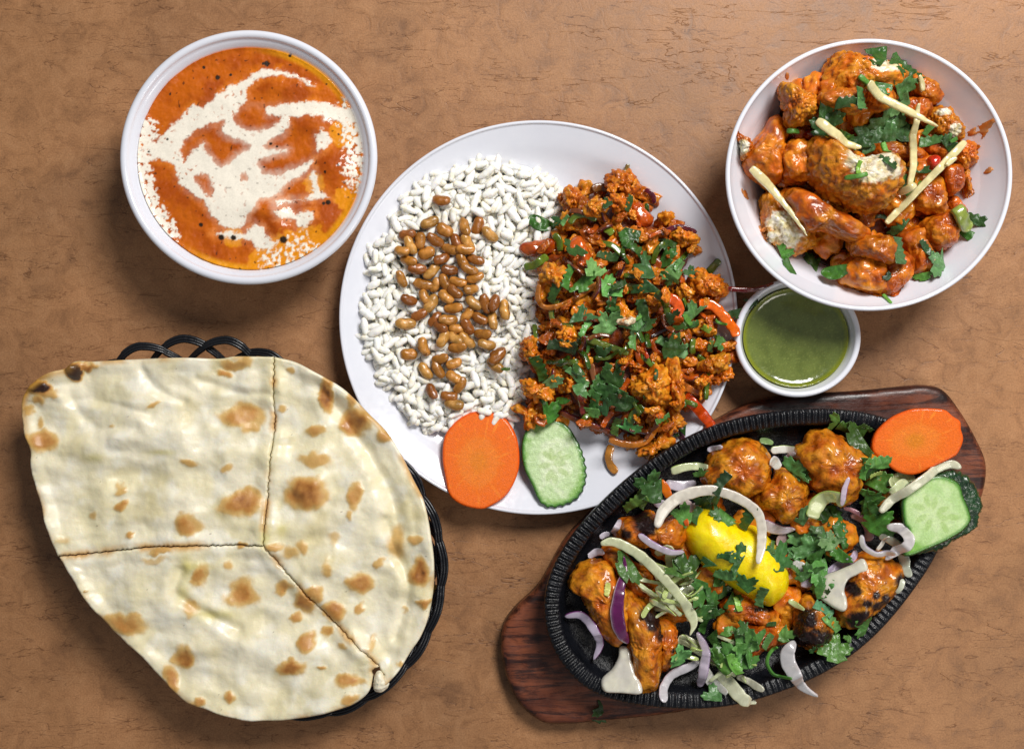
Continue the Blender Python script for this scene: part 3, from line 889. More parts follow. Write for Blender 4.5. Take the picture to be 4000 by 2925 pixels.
def build_naan():
    out_L = [(125,1228),(100,1160),(80,1100),(66,1040),(63,990),(46,950),(40,900),(50,868),(75,840),(110,822),(148,812),(165,797),(205,797),(300,792),(400,789),(480,791),(520,786),(603,787)]
    out_R = [(603,787),(650,799),(700,824),(755,858),(800,902),(850,952),(880,998),(905,1048),(935,1108),(950,1180),(957,1240),(955,1300),(945,1360),(928,1405),(905,1440),(880,1480),(858,1505),(838,1526)]
    out_B = [(822,1490),(812,1528),(780,1555),(720,1574),(640,1590),(560,1595),(500,1585),(430,1562),(395,1545),(350,1500),(300,1440),(240,1388),(190,1330),(150,1270),(125,1228)]
    cut1 = [(603,787),(601,860),(600,950),(592,1030),(585,1120),(580,1204)]
    cut2 = [(125,1228),(200,1223),(280,1213),(340,1207),(440,1205),(520,1204),(580,1204)]
    cut3 = [(580,1204),(620,1255),(680,1320),(740,1385),(800,1440),(834,1474)]
    zb0 = .0418
    X = lambda l: WA(V(l), zb0 + .004)
    rough = lambda p, s: p + np.stack([fbm(p * 500 + s, 3), fbm(p * 500 + s + 40, 3)], 1) * .0013
    c1 = rough(crom(X(cut1), 150), 1); c2 = rough(crom(X(cut2), 170), 2); c3 = rough(crom(X(cut3), 150), 3)
    oL = crom(X(out_L), 260); oR = crom(X(out_R), 300); oB = crom(X(out_B), 300)
    tear = rough(crom(X([(838,1526),(842,1500),(846,1492),(836,1480)]), 30), 7)
    torn = rough(crom(X([(834,1474),(818,1483),(822,1492)]), 24), 8)
    # spots: x, y (view px), rx, ry, strength
    sp = [(V.p(0, 0)[0] * 0 + (Fc.p(x, y)[0]), Fc.p(x, y)[1], rx * Fc.k, ry * Fc.k, k) for x, y, rx, ry, k in
          [(412,290,58,66,2.9),(490,250,70,26,1.0),(215,375,70,42,2.3),(240,410,80,45,.8),(200,460,50,30,.7),(140,510,35,30,.55),(220,680,78,66,.9),(200,585,30,40,.55),(1340,540,140,66,.8),(1400,600,60,50,.6),(1330,250,115,33,.7),(1250,300,50,22,.9),(1060,800,80,26,.6),(1345,1030,122,78,1.0),(1055,1140,80,70,.85),(675,1040,32,32,.85),(670,940,35,36,.5),(725,1200,35,24,.75),(860,480,35,16,.6),(1260,840,40,30,.5),(1350,1250,30,20,.7),(520,1110,30,30,.4),(1105,1440,42,45,.8),(1345,1540,95,90,.95),(1060,1600,55,50,.5),(900,1310,80,22,.65),(1270,1380,30,30,.5),(485,1505,14,8,.9),(640,610,28,14,.4)]]
    sp += [(*G.p(x, y), rx * G.k, ry * G.k, k) for x, y, rx, ry, k in
           [(250,95,25,20,.5),(395,200,26,80,1.15),(515,320,70,56,1.0),(635,375,36,36,.8),(490,240,22,50,.7),(340,365,50,28,.75),(355,470,70,30,.65),(195,260,22,18,.5),(315,620,96,82,1.05),(515,628,34,56,.8),(495,700,18,28,.5),(690,830,55,70,.55),(785,945,52,58,1.1),(800,1075,28,26,1.0),(780,805,34,26,.65),(535,1000,60,52,1.0),(535,1095,22,24,.7),(300,840,34,40,.65),(240,870,46,40,.5),(210,1020,35,40,.75),(250,1130,28,28,.8),(320,1240,40,46,.85),(400,1200,28,28,.75),(305,1065,48,50,1.0),(425,1110,56,40,.95),(345,1040,46,40,.75),(255,1348,58,38,1.0),(370,1357,18,13,.75),(495,1395,60,32,.85),(485,1478,40,22,.75),(465,1270,22,20,.5),(620,905,20,28,.6),(425,810,30,36,.35),(400,920,28,46,.5),(590,1240,18,36,.4),(720,1110,18,18,.4),(185,830,46,22,.65),(700,1330,16,16,.5)]]
    sp += [(*V.p(x, y), rx * V.k, ry * V.k, k) for x, y, rx, ry, k in
           [(275,1378,50,26,.85),(405,1455,28,30,1.0),(370,1505,20,34,.95),(500,1538,17,14,.85),(437,1548,15,10,.85),(440,1270,18,24,.5),(140,1190,20,14,.3),(620,1300,12,14,.5),(340,1240,40,10,.35)]]
    sp = np.array(sp)
    sxy = WA(sp[:, :2], zb0 + .004); kk = MPP * (CAM_H - .044) / CAM_H
    memo = {}
    def brown(P):
        Q = P + np.stack([fbm(P * 60 + 3, 3), fbm(P * 60 + 31, 3)], 1) * .0070 + np.stack([fbm(P * 420 + 3, 2), fbm(P * 420 + 31, 2)], 1) * .0008
        b = np.zeros(len(P))
        for (x, y), (_, _, rx, ry, k) in zip(sxy, sp):
            q = ((Q[:, 0] - x) / (rx * kk)) ** 2 + ((Q[:, 1] - y) / (ry * kk)) ** 2
            b = np.maximum(b, k * ss(1.35, .35, np.sqrt(q)))
        return b
    creases = [(X(V_), w_, h_) for V_, w_, h_ in [
        ([(310,815),(345,860),(400,885)], 5, .0022), ([(150,820),(152,880),(200,940),(300,945)], 6, .0022),
        ([(150,880),(240,890),(330,915)], 5, .0016), ([(430,835),(520,865),(600,870)], 5, .0020), ([(180,995),(300,1000),(380,1010)], 6, .0012),
        ([(700,850),(760,930),(810,1000),(860,1090),(880,1180)], 8, .0042), ([(850,1150),(875,1230),(900,1290),(890,1350),(870,1410)], 6, .0034),
        ([(395,1260),(385,1310),(450,1355),(520,1395)], 6, .0034), ([(640,1090),(690,1130)], 6, .001), ([(620,1240),(700,1180),(800,1230)], 6, .0010)]]
    def zt0(P, d):
        z = np.full(len(P), zb0)
        z += .0085 * fbm(P * 16 + 2, 2) + .0012 * fbm(P * 60 + 8, 2) + .0065 * fbm(np.column_stack([P[:, 0] * 28, P[:, 1] * 38 + 9]), 2) + .0006 * fbm(P * 110 + 4, 2)
        z += .0008 * fbm(np.column_stack([P[:, 0] * 45, P[:, 1] * 110 + 3]), 2) * ss(.05, -.12, P[:, 0] + .2)
        for cp, w_, h_ in creases:
            dd = dist(P, crom(cp, 24), closed=False)
            z -= h_ * np.exp(-(dd / (w_ * 2.2 * V.k * MPP)) ** 2) * .75; z += h_ * .3 * np.exp(-((dd - 2.4 * w_ * V.k * MPP) / (3 * w_ * V.k * MPP)) ** 2)
        z += .0014 * brown(P) + .0016 * ss(.010, .003, d)
        return z
    def cf(P, d):
        b = brown(P)
        base = mixc(c(238, 230, 204), c(230, 220, 182), ss(-.25, .35, fbm(P * 35, 4)))
        base = mixc(base, c(242, 238, 222), ss(.0, .35, fbm(P * 60 + 12, 3)) * .7)
        base = mixc(base, c(212, 196, 136), ss(.12, .5, fbm(P * 28 + 70, 4)) * .5)
        for (x, y, rx, ry) in ((355, 998, 28, 6), (205, 1010, 20, 10), (410, 1250, 12, 30), (400, 1310, 12, 20), (470, 1360, 50, 12), (585, 1190, 14, 26), (430, 1250, 30, 10), (620, 1170, 12, 24)):
            cpt = X([(x, y)])[0]; q = ((P[:, 0] - cpt[0]) / (rx * V.k * kk)) ** 2 + ((P[:, 1] - cpt[1]) / (ry * V.k * kk)) ** 2
            base = mixc(base, c(204, 190, 70), np.exp(-q * .8) * .5)
        nb = b * (1 + .28 * fbm(P * 150 + 8, 4))
        col = mixc(base, c(214, 176, 108), ss(.05, .5, nb))
        col = mixc(col, c(186, 122, 50), ss(.42, .95, nb) * .8)
        col = mixc(col, c(140, 78, 26), ss(.85, 1.15, nb) * .7)
        col = mixc(col, c(48, 20, 8), ss(1.05, 1.4, nb))
        col = mixc(col, c(206, 160, 88), ss(.0045, .0005, d) * ss(-.1, .3, fbm(P * 50 + 90, 2)) * .8)
        tl = X([(60, 860)])[0]; col = mixc(col, c(204, 150, 60), ss(.0065, .001, d) * np.exp(-((P - tl) ** 2).sum(1) / .030 ** 2))
        sk = ss(.80, .84, pn(np.column_stack([P * 420 + 5, np.full(len(P), 2.)])))
        return mixc(col, c(80, 50, 26), sk * .5)
    def piece(poly, label, lm, lmp, shift):
        poly = np.asarray(poly)
        T = {}
        def zt(P, d): T['z'] = zt0(P, d) + shift; return T['z']
        v, f, cl = field(poly, .00072, zt, lambda P, d: T['z'] - .0045, .0016, .0014, cf)
        o = put('naan_piece', v, f, cl, NAAN)
        tag(o, label, 'flatbread', 'pieces of the cut naan in the basket'); LM.append((*V.p(*lmp), lm))
    def shr(p, dx, dy): return p + np.array([dx, dy])
    g = .00024
    piece(np.vstack([oL[:-1], shr(c1, -g, 0), shr(c2[::-1], 0, g * 1.6)[1:-1]]), 'upper left piece of naan with charred blisters on its corner', 'upper left naan piece', (330, 1000), .0006)
    ce = np.vstack([shr(c1[::-1], g, 0), oR[1:-1], tear, shr(c3[::-1], g * .8, g * .8)[:-1]])
    piece(ce, 'right hand piece of naan with the largest brown blister, torn at its lower tip', 'right naan piece', (760, 1150), 0)
    piece(np.vstack([shr(c2, 0, -g * 1.6)[::-1], oB[::-1][1:], torn[::-1], shr(c3[::-1], -g * .8, -g * .8)])[:-1] if False else
          np.vstack([shr(c3, -g * .8, -g * .8), torn, oB[1:-1], shr(c2, 0, -g * 1.6)[:-1]]), 'lower piece of naan with a raised bubble near its middle', 'lower naan piece', (480, 1400), -.0006)
    # torn crumb of naan in the gap
    lump('naan_crumb', 'small torn white crumb of naan in the gap at the lower right tip', 'bread crumb', G([(600,1380),(618,1352),(640,1375),(660,1410),(630,1440),(600,1432)]), .005, NAAN,
         lambda v: np.tile(c(232, 224, 200), (len(v), 1)), z=.0395, amp=.0008, freq=400, nr=16, na=70)
build_naan()
print('naan done')
# ================================================================== PLATE: PUFFED RICE
def build_rice():
    reg = np.array(V([(1100,350),(1180,372),(1235,408),(1245,460),(1215,520),(1225,560),(1195,620),(1200,700),(1185,760),(1160,800),(1165,870),(1140,920),(1120,952),(1060,945),(1010,958),(960,955),(905,930),(868,880),(842,850),(822,790),(795,745),(798,670),(818,640),(808,570),(850,512),(882,448),(922,402),(1000,368),(1058,352)]))
    def gb(k):
        r = np.random.RandomState(k + 3)
        n = 14; m = 9
        L_ = .0122 * r.uniform(.75, 1.1); wd = .00208 * r.uniform(.92, 1.15); bend = r.uniform(-.0006, .0006)
        v = []; 
        for i in range(n):
            u = i / (n - 1); x = (u - .5) * L_
            rr = wd * (max(1e-3, 1 - abs(2 * u - 1) ** 2.4)) ** .5 * (1 + .10 * math.sin(u * 5 + k)) + .00012
            for j in range(m):
                a = 2 * math.pi * j / m
                v.append((x, rr * math.cos(a) + bend * math.cos((u - .5) * 3), rr * math.sin(a) * .9))
        v = np.array(v); v += (fbm(v * 420 + k * 9, 2) * .0006)[:, None] * np.array([.3, 1, 1])
        f = [(i * m + j, (i + 1) * m + j, (i + 1) * m + (j + 1) % m, i * m + (j + 1) % m) for i in range(n - 1) for j in range(m)]
        f.append(tuple(range(m))); f.append(tuple((n - 1) * m + j for j in range(m))[::-1])
        cl = mixc(c(252, 250, 244), c(248, 240, 218), ss(-.1, .45, fbm(v * 260 + k * 5, 2)))
        ends = ss(.38, .5, np.abs(v[:, 0]) / L_); cl = mixc(cl, c(226, 210, 160), ends * r.uniform(.1, .7))
        return v, f, cl
    var = variants('puffed_rice_grain', gb, 12)
    w = WA(reg, .012); x0, y0 = reg.min(0); x1, y1 = reg.max(0)
    def pts(n, mind, shrink):
        out = []
        tries = 0
        cen = reg.mean(0); rg = [tuple(cen + (p - cen) * shrink) for p in reg]
        while len(out) < n and tries < n * 60:
            tries += 1
            p = (rs.uniform(x0, x1), rs.uniform(y0, y1))
            if not inside(np.array([p]), rg)[0]: continue
            if out and min((p[0] - q[0]) ** 2 + (p[1] - q[1]) ** 2 for q in out) < mind ** 2: continue
            out.append(p)
        return out
    low = []
    for p in pts(560, 21, 1.0): drop(var, 'g', p[0], p[1], 1.0, RICE, sink=.2, pct=35, flat=.06, collect=low)
    for p in pts(560, 21, .98): drop(var, 'g', p[0], p[1], 1.0, RICE, sink=.5, pct=40, flat=.12, collect=low)
    for p in pts(280, 30, .88): drop(var, 'g', p[0], p[1], 1.0, RICE, sink=.5, pct=40, flat=.16, collect=low)
    o = joined('puffed_rice', low, RICE); tag(o, 'bed of white puffed rice grains on the left half of the plate', 'puffed rice', kind='stuff')
    LM.append((1640, 1250, 'puffed rice'))
    for p in pts(300, 35, .97):
        o = drop(var, 'puffed_rice_grain', p[0], p[1], rs.uniform(.92, 1.1), RICE, sink=.45, pct=45, flat=.18)
        tag(o, 'white puffed rice grain lying loose on top of the rice bed on the plate', 'rice grain', 'puffed rice grains on the plate')
build_rice()

PATCH = []
def build_beans():
    tones = [c(158, 102, 32), c(170, 114, 42), c(144, 86, 26), c(172, 124, 56), c(134, 76, 24), c(164, 106, 34)]
    def bb(k):
        r = np.random.RandomState(k + 50)
        nu, nv = 20, 16; L_ = .0118 * r.uniform(.9, 1.1); wd = .0072 * r.uniform(.92, 1.1)
        v = []
        for i in range(1, nu):
            u = math.pi * i / nu; x = -math.cos(u) * L_ / 2
            for j in range(nv):
                a = 2 * math.pi * j / nv
                rr = math.sin(u) ** .7 * wd / 2
                y = rr * math.cos(a); z = rr * math.sin(a) * .82
                notch = math.exp(-(x / (L_ * .12)) ** 2) * max(0, math.cos(a - .4)) ** 3 * wd * .09
                y -= notch; z += .0
                y += .0003 * (x / (L_ / 2)) ** 2
                v.append((x, y, z))
        v.append((-L_ / 2, .0009, 0)); v.append((L_ / 2, .0009, 0)); v = np.array(v)
        v += (fbm(v * 300 + k * 4, 3) * .0007)[:, None] * (v / (np.linalg.norm(v, axis=1)[:, None] + 1e-6))
        n = nu - 1
        f = [(i * nv + j, i * nv + (j + 1) % nv, (i + 1) * nv + (j + 1) % nv, (i + 1) * nv + j) for i in range(n - 1) for j in range(nv)]
        f += [(len(v) - 2, (j + 1) % nv, j) for j in range(nv)] + [(len(v) - 1, (n - 1) * nv + j, (n - 1) * nv + (j + 1) % nv) for j in range(nv)]
        t = tones[k % 6]
        cl = mixc(np.tile(t, (len(v), 1)), t * 1.45 + .02, ss(-.05, .4, fbm(v * 180 + k * 8, 3)))
        if k % 3 == 0:   # split skin
            s = np.abs(v[:, 2] * math.cos(k) + v[:, 1] * math.sin(k)) + .0006 * fbm(v * 400, 2)
            cl = mixc(cl, c(86, 42, 16), ss(.0006, .0002, s) * (v[:, 0] > -.002))
        return v, f, cl
    var = variants('roasted_bean', bb, 12)
    lst = C_([(730,590,0),(650,740,20),(750,790,-30),(885,770,-80),(975,760,70),(1055,820,-50),(500,820,10),(690,860,-40),(585,860,-85),(830,870,-70),(905,880,-60),(520,890,-70),(465,930,-10),(630,945,25),(890,920,0),(790,920,-20),(510,995,-10),(730,985,20),(870,1000,-60),(960,990,-10),(565,1050,0),(665,1065,40),(785,1060,-5),(915,1050,-20),(460,1120,-70),(605,1155,-10),(690,1160,75),(755,1145,-60),(840,1140,-10),(955,1110,10),(820,1205,-50),(930,1190,20),(760,1240,-50),(615,1240,-70),(510,1260,-15),(660,1285,60),(810,1315,0),(945,1280,-30),(1025,1285,-70),(1085,1280,60),(1155,1325,-80),(580,1360,15),(490,1420,10),(685,1390,60),(775,1395,0),(905,1355,45),(990,1385,-20),(1075,1395,-80),(720,1440,-30),(830,1450,-5),(905,1440,-70),(1010,1490,-10),(740,1520,55),(820,1520,-30),(900,1530,-40),(1035,1560,-5),(610,1580,-75),(840,1580,0),(510,1625,10),(1110,1620,30)]) \
        + E([(245,80,-85),(355,165,0),(440,195,10),(260,240,-60),(340,230,-60),(440,280,-20),(480,330,50),(300,370,-75),(410,400,-10),(440,450,0),(700,205,-40),(715,150,40)])
    odd = {0: 'lone roasted brown bean on the rice above the rest of the beans', 33: None}
    for i, (x, y, a) in enumerate(lst):
        s = rs.uniform(1.0, 1.12)
        o = drop(var, 'roasted_bean', x, y, s, BEAN, rot=a + rs.uniform(-12, 12), sink=.22, pct=58, flat=.25, k=rs.randint(12))
        tag(o, odd.get(i), 'bean', 'roasted beans on the puffed rice')
        if not odd.get(i): PATCH.append((o, x, y))
    LM.append((*C_.p(800, 1150), 'roasted beans'))
build_beans()

# ================================================================== PLATE: STIR FRY
MIXP = V([(1245,430),(1270,415),(1300,430),(1340,402),(1385,378),(1425,420),(1450,470),(1528,492),(1538,560),(1520,600),(1588,622),(1600,680),(1572,700),(1600,745),(1622,765),(1600,838),(1568,868),(1545,890),(1510,920),(1490,985),(1430,995),(1340,965),(1290,948),(1200,930),(1155,925),(1158,870),(1172,790),(1160,745),(1190,690),(1195,620),(1168,550),(1190,530),(1235,500)])
def build_mix():
    poly = crom(WA(MIXP, .02), 240, True); cen = poly.mean(0)
    small = cen + (poly - cen) * .93
    T = {}
    def zt(P, d):
        T['z'] = hz(P) * 0 + .010 + .020 * (1 - np.exp(-d / .011)) + .004 * fbm(P * 90, 3)
        return T['z']
    v, f, cl = field(small, .0014, zt, lambda P, d: T['z'] * 0 + .0078, .003, .004, lambda P, d: mixc(c(150, 66, 14), c(80, 34, 10), ss(-.2, .3, fbm(P * 90 + 3, 3))))
    o = put('stir_fry_masala', v, f, cl, MASALA); tag(o, 'dark oily masala mass under the stir fry on the right half of the plate', 'stir fry', kind='stuff')
    LM.append((*D.p(1050, 1000), 'stir fry'))
    names = ['shredded meat bit', ]
    bit = variants('stir_fry_piece', lambda k: blob(k, h=.62, amp=.26, freq=3.6, lumpy=.10, lf=2.8, nr=11, na=28, asp=(1.2, .8), colf=lambda v: col_masala(v * 1.6, k * 3.1, char=.10, gold=(.75, .45, .2)[k % 3], red=(.3, .6, 1.0)[k % 3]) * (1, .9, .75)[k % 3]), 15)
    x0, y0 = np.min(MIXP, 0); x1, y1 = np.max(MIXP, 0)
    def rnd(n, mind, shr=1.0):
        cp = np.mean(MIXP, 0); rg = [tuple(cp + (np.array(p) - cp) * shr) for p in MIXP]; out = []; t = 0
        while len(out) < n and t < n * 80:
            t += 1; p = (rs.uniform(x0, x1), rs.uniform(y0, y1))
            if not inside(np.array([p]), rg)[0]: continue
            if out and min((p[0] - q[0]) ** 2 + (p[1] - q[1]) ** 2 for q in out) < mind ** 2: continue
            out.append(p)
        return out
    for p in rnd(150, 36, .99):
        s = rs.uniform(.010, .0165)
        o = drop(bit, 'chicken_chunk', p[0], p[1], (s * 1.15, s * .9, s * .75), MASALA, sink=.3, pct=55, flat=.35)
        tag(o, None, 'chicken piece', 'masala chicken chunks in the stir fry'); AUTO.append((o, p[0], p[1], ('ragged chicken chunk', None)))
    # dark and green vegetables woven through
    GP, GPe, AM, PU, RD, TO = c(84, 104, 26), c(52, 82, 22), c(178, 108, 38), c(86, 26, 44), c(178, 76, 14), c(206, 74, 18)
    DG = c(44, 62, 24)
    ST = [  # crop, points, width(px in crop), thickness mm, colour, edge colour, roll, label, short
        (D, [(565,565),(620,505),(700,498),(785,535)], 52, 2.2, GP, GPe, 20, 'green pepper', 'glossy green pepper strip arching over the top of the stir fry', 'green pepper arch'),
        (D, [(440,650),(482,700),(492,790)], 55, 2.2, GP, GPe, 50, 'green pepper', 'short green pepper strip at the upper left edge of the stir fry', None),
        (D, [(835,585),(870,610),(915,650)], 62, 2.4, c(110, 132, 38), GPe, 10, 'green pepper', 'stubby light green pepper piece below the pepper arch', None),
        (D, [(1240,1140),(1320,1190),(1352,1260),(1345,1345)], 52, 2.2, GP, GPe, 50, 'green pepper', 'curved green pepper strip beside the red pepper wedge', None),
        (D, [(480,1190),(425,1260),(430,1340),(490,1385),(590,1400)], 44, 2.0, c(128, 132, 48), GPe, 62, 'green pepper', 'hook-shaped green pepper strip beside the rice', 'hooked pepper strip'),
        (D, [(320,1060),(312,1170),(372,1238),(500,1222),(640,1150),(790,1050)], 46, 1.8, AM, PU, 60, 'onion', 'long brown onion strip with purple rim curling toward the rice', 'long onion curl'),
        (D, [(1290,660),(1400,602),(1500,600),(1590,640)], 42, 1.8, PU, c(60, 20, 34), 40, 'onion', 'purple onion strip near the upper right of the stir fry', None),
        (D, [(950,1000),(985,920),(1000,850),(985,775)], 46, 2.2, c(76, 24, 42), c(206, 190, 196), 50, 'onion', 'shiny dark purple onion strip with a white tip', 'shiny purple onion strip'),
        (D, [(1180,285),(1240,335),(1255,400)], 38, 1.6, PU, c(60, 20, 34), 50, 'onion', 'purple onion rim at the top edge of the stir fry', None),
        (D, [(1500,1000),(1400,1045),(1250,1045),(1100,1035)], 30, 1.6, c(160, 56, 14), c(110, 36, 12), 30, 'pepper', 'thin red pepper sliver across the middle of the stir fry', None),
        (D, [(960,1100),(1040,1075),(1120,1085)], 62, 2.2, c(108, 104, 34), GPe, 20, 'green pepper', 'olive green pepper piece in the middle of the stir fry', None),
        (D, [(620,1490),(700,1530),(780,1545)], 60, 2.2, GP, GPe, 15, 'green pepper', 'dull green pepper slice below the hooked pepper strip', None),
        (O, [(720,380),(860,430),(1040,490),(1190,545)], 58, 2.2, c(96, 108, 34), GPe, 30, 'green pepper', 'long straight green pepper strip across the lower middle', 'long green pepper strip'),
        (O, [(520,640),(600,640),(720,615)], 52, 2.2, GP, GPe, 25, 'green pepper', 'green pepper slice in the dark hollow left of centre', None),
        (O, [(1270,560),(1350,600),(1430,665)], 56, 2.2, c(92, 122, 36), GPe, 25, 'green pepper', 'green pepper slice beside the shredded chicken lump', None),
        (O, [(1120,600),(1110,720),(1090,860)], 90, 2.4, GPe, GP, 20, 'green pepper', 'broad dark green pepper strip standing in the lower middle', None),
        (O, [(1320,1030),(1240,1110),(1210,1190)], 80, 2.4, GP, GPe, 20, 'green pepper', 'green pepper slice above the amber onion curl', None),
        (O, [(1620,430),(1660,420),(1690,370)], 60, 2.2, GPe, GP, 30, 'green pepper', 'green pepper tip between red pepper strips', None),
        (O, [(730,930),(760,1010),(775,1110)], 50, 1.8, c(120, 40, 30), PU, 30, 'onion', 'reddish purple onion strip near the cucumber slice', None),
        (O, [(850,640),(860,720),(880,800)], 52, 1.8, c(150, 92, 52), PU, 30, 'onion', 'brown onion piece beside the dark centre', None),
        (O, [(560,1080),(700,1150),(880,1215),(1060,1285)], 56, 2.0, c(140, 66, 30), PU, 55, 'onion', 'brown onion strip with purple edge above the cucumber slice', 'lower onion strip'),
        (O, [(1000,1330),(1140,1370),(1290,1365),(1390,1280),(1435,1150)], 66, 2.4, c(186, 112, 36), c(140, 74, 24), 55, 'onion', 'amber onion strip curling up at the bottom of the stir fry', 'amber onion curl'),
        (O, [(1040,1390),(1010,1480),(1020,1560),(1075,1640)], 74, 2.4, c(188, 124, 46), PU, 35, 'onion', 'amber onion piece with purple skin lying on bare plate', 'lone onion piece'),
        (O, [(1600,760),(1700,840),(1820,900),(1955,900)], 66, 2.4, c(184, 104, 34), c(120, 60, 26), 35, 'onion', 'amber onion strip reaching right over bare plate', 'amber onion strip'),
        (O, [(1640,520),(1610,650),(1590,760)], 60, 2.2, c(168, 88, 30), c(110, 50, 24), 40, 'onion', 'brown onion strip falling down the right side of the heap', None),
        (O, [(1700,930),(1780,1010),(1880,1110),(1970,1220)], 100, 3.0, c(204, 70, 14), c(168, 40, 10), 12, 'pepper', 'red pepper strip reaching from the stir fry toward the iron pan', 'red pepper strip'),
        (O, [(1700,985),(1770,1000),(1830,1030)], 46, 2.0, GP, GPe, 15, 'green pepper', 'small green pepper strip lying on the red pepper strip', None),
        (O, [(2160,390),(2140,300),(2060,190),(1960,100),(1830,85)][::-1], 92, 4.0, c(220, 100, 16), c(200, 66, 12), 10, 'pepper', 'big curved orange pepper wedge at the right edge of the stir fry', 'big orange pepper wedge'),
        (O, [(1500,30),(1590,60),(1640,140),(1590,200)], 96, 3.6, c(214, 84, 20), c(190, 56, 14), 15, 'pepper', 'glossy red pepper wedge right of the middle of the stir fry', 'red pepper wedge'),
        (O, [(1640,210),(1640,320),(1580,420)], 92, 2.6, c(206, 92, 18), c(170, 60, 14), 15, 'pepper', 'flat orange pepper strip below the red pepper wedge', None),
        (O, [(1310,420),(1340,500),(1370,590)], 36, 2.0, c(196, 64, 14), c(140, 36, 12), 30, 'pepper', 'narrow red pepper sliver in the lower middle', None),
        (O, [(1400,390),(1480,350),(1560,310)], 30, 1.6, c(40, 18, 22), PU, 30, 'onion', 'nearly black onion sliver above the feathery coriander', None),
        (O, [(780,170),(880,200),(990,220)], 90, 3.0, c(206, 120, 34), c(170, 84, 24), 8, 'potato', 'amber vegetable wedge left of the white flecked bit', None),
        (O, [(1640,1220),(1690,1290),(1700,1330)], 44, 1.6, c(120, 60, 90), c(212, 200, 206), 30, 'onion', 'thin purple onion piece beside the pan rim', None),
        (D, [(1690,960),(1730,910),(1775,860)], 60, 2.0, c(84, 100, 34), DG, 10, 'green pepper', 'pointed green pepper tip sticking up at the right edge', None),
        (D, [(1010,160),(1030,120),(1040,85)], 34, 1.6, c(110, 92, 44), c(80, 50, 24), 10, 'onion', 'small pointed stalk at the very top of the stir fry', None),
        (D, [(750,290),(810,270),(880,285)], 70, 2.4, c(124, 78, 34), c(90, 40, 22), 5, 'onion', 'flat brown onion piece at the top left of the stir fry', None),
        (D, [(200,915),(290,900),(390,830)], 64, 2.4, c(98, 122, 32), DG, 15, 'green pepper', 'green pepper piece overlapping the rice', None),
    ]
    for cr, pts, w, th, col, ec, roll, cat, label, lm in ST:
        q = cr(pts)
        strip({'green pepper': 'green_pepper_strip', 'onion': 'onion_strip', 'pepper': 'red_pepper_strip', 'potato': 'vegetable_wedge'}[cat], label, cat, q, w * cr.k, th / 1000, col, ec, COOKED, roll=roll * .6, lm=lm, edge_side=rs.choice([-1, 1]), stiff=.35, lift=.0008)
    # strips with nothing to tell them apart, tucked in
    for i, p in enumerate(rnd(64, 46, .92)):
        a = rs.rand() * 6.28; L_ = rs.uniform(28, 55); b = a + rs.uniform(-.8, .8)
        col, ec, nm, cat = [(GPe, DG, 'green_pepper_strip', 'green pepper'), (c(120, 62, 26), PU, 'onion_strip', 'onion'), (c(172, 76, 16), c(130, 50, 12), 'red_pepper_strip', 'pepper'), (GP, GPe, 'green_pepper_strip', 'green pepper')][i % 4]
        word = {'green_pepper_strip': 'short cooked green pepper sliver half buried in the stir fry', 'onion_strip': 'short browned onion sliver half buried in the stir fry', 'red_pepper_strip': 'short red pepper sliver half buried in the stir fry'}[nm]
        strip(nm, None, cat, [(p[0] - math.cos(a) * L_, p[1] - math.sin(a) * L_), p, (p[0] + math.cos(b) * L_, p[1] + math.sin(b) * L_)], rs.uniform(14, 24), .002, col, ec, COOKED, roll=rs.uniform(0, 50), group=word.split(' half')[0].replace('sliver', 'slivers') + ' in the stir fry', auto=(word.split(' half')[0], None))
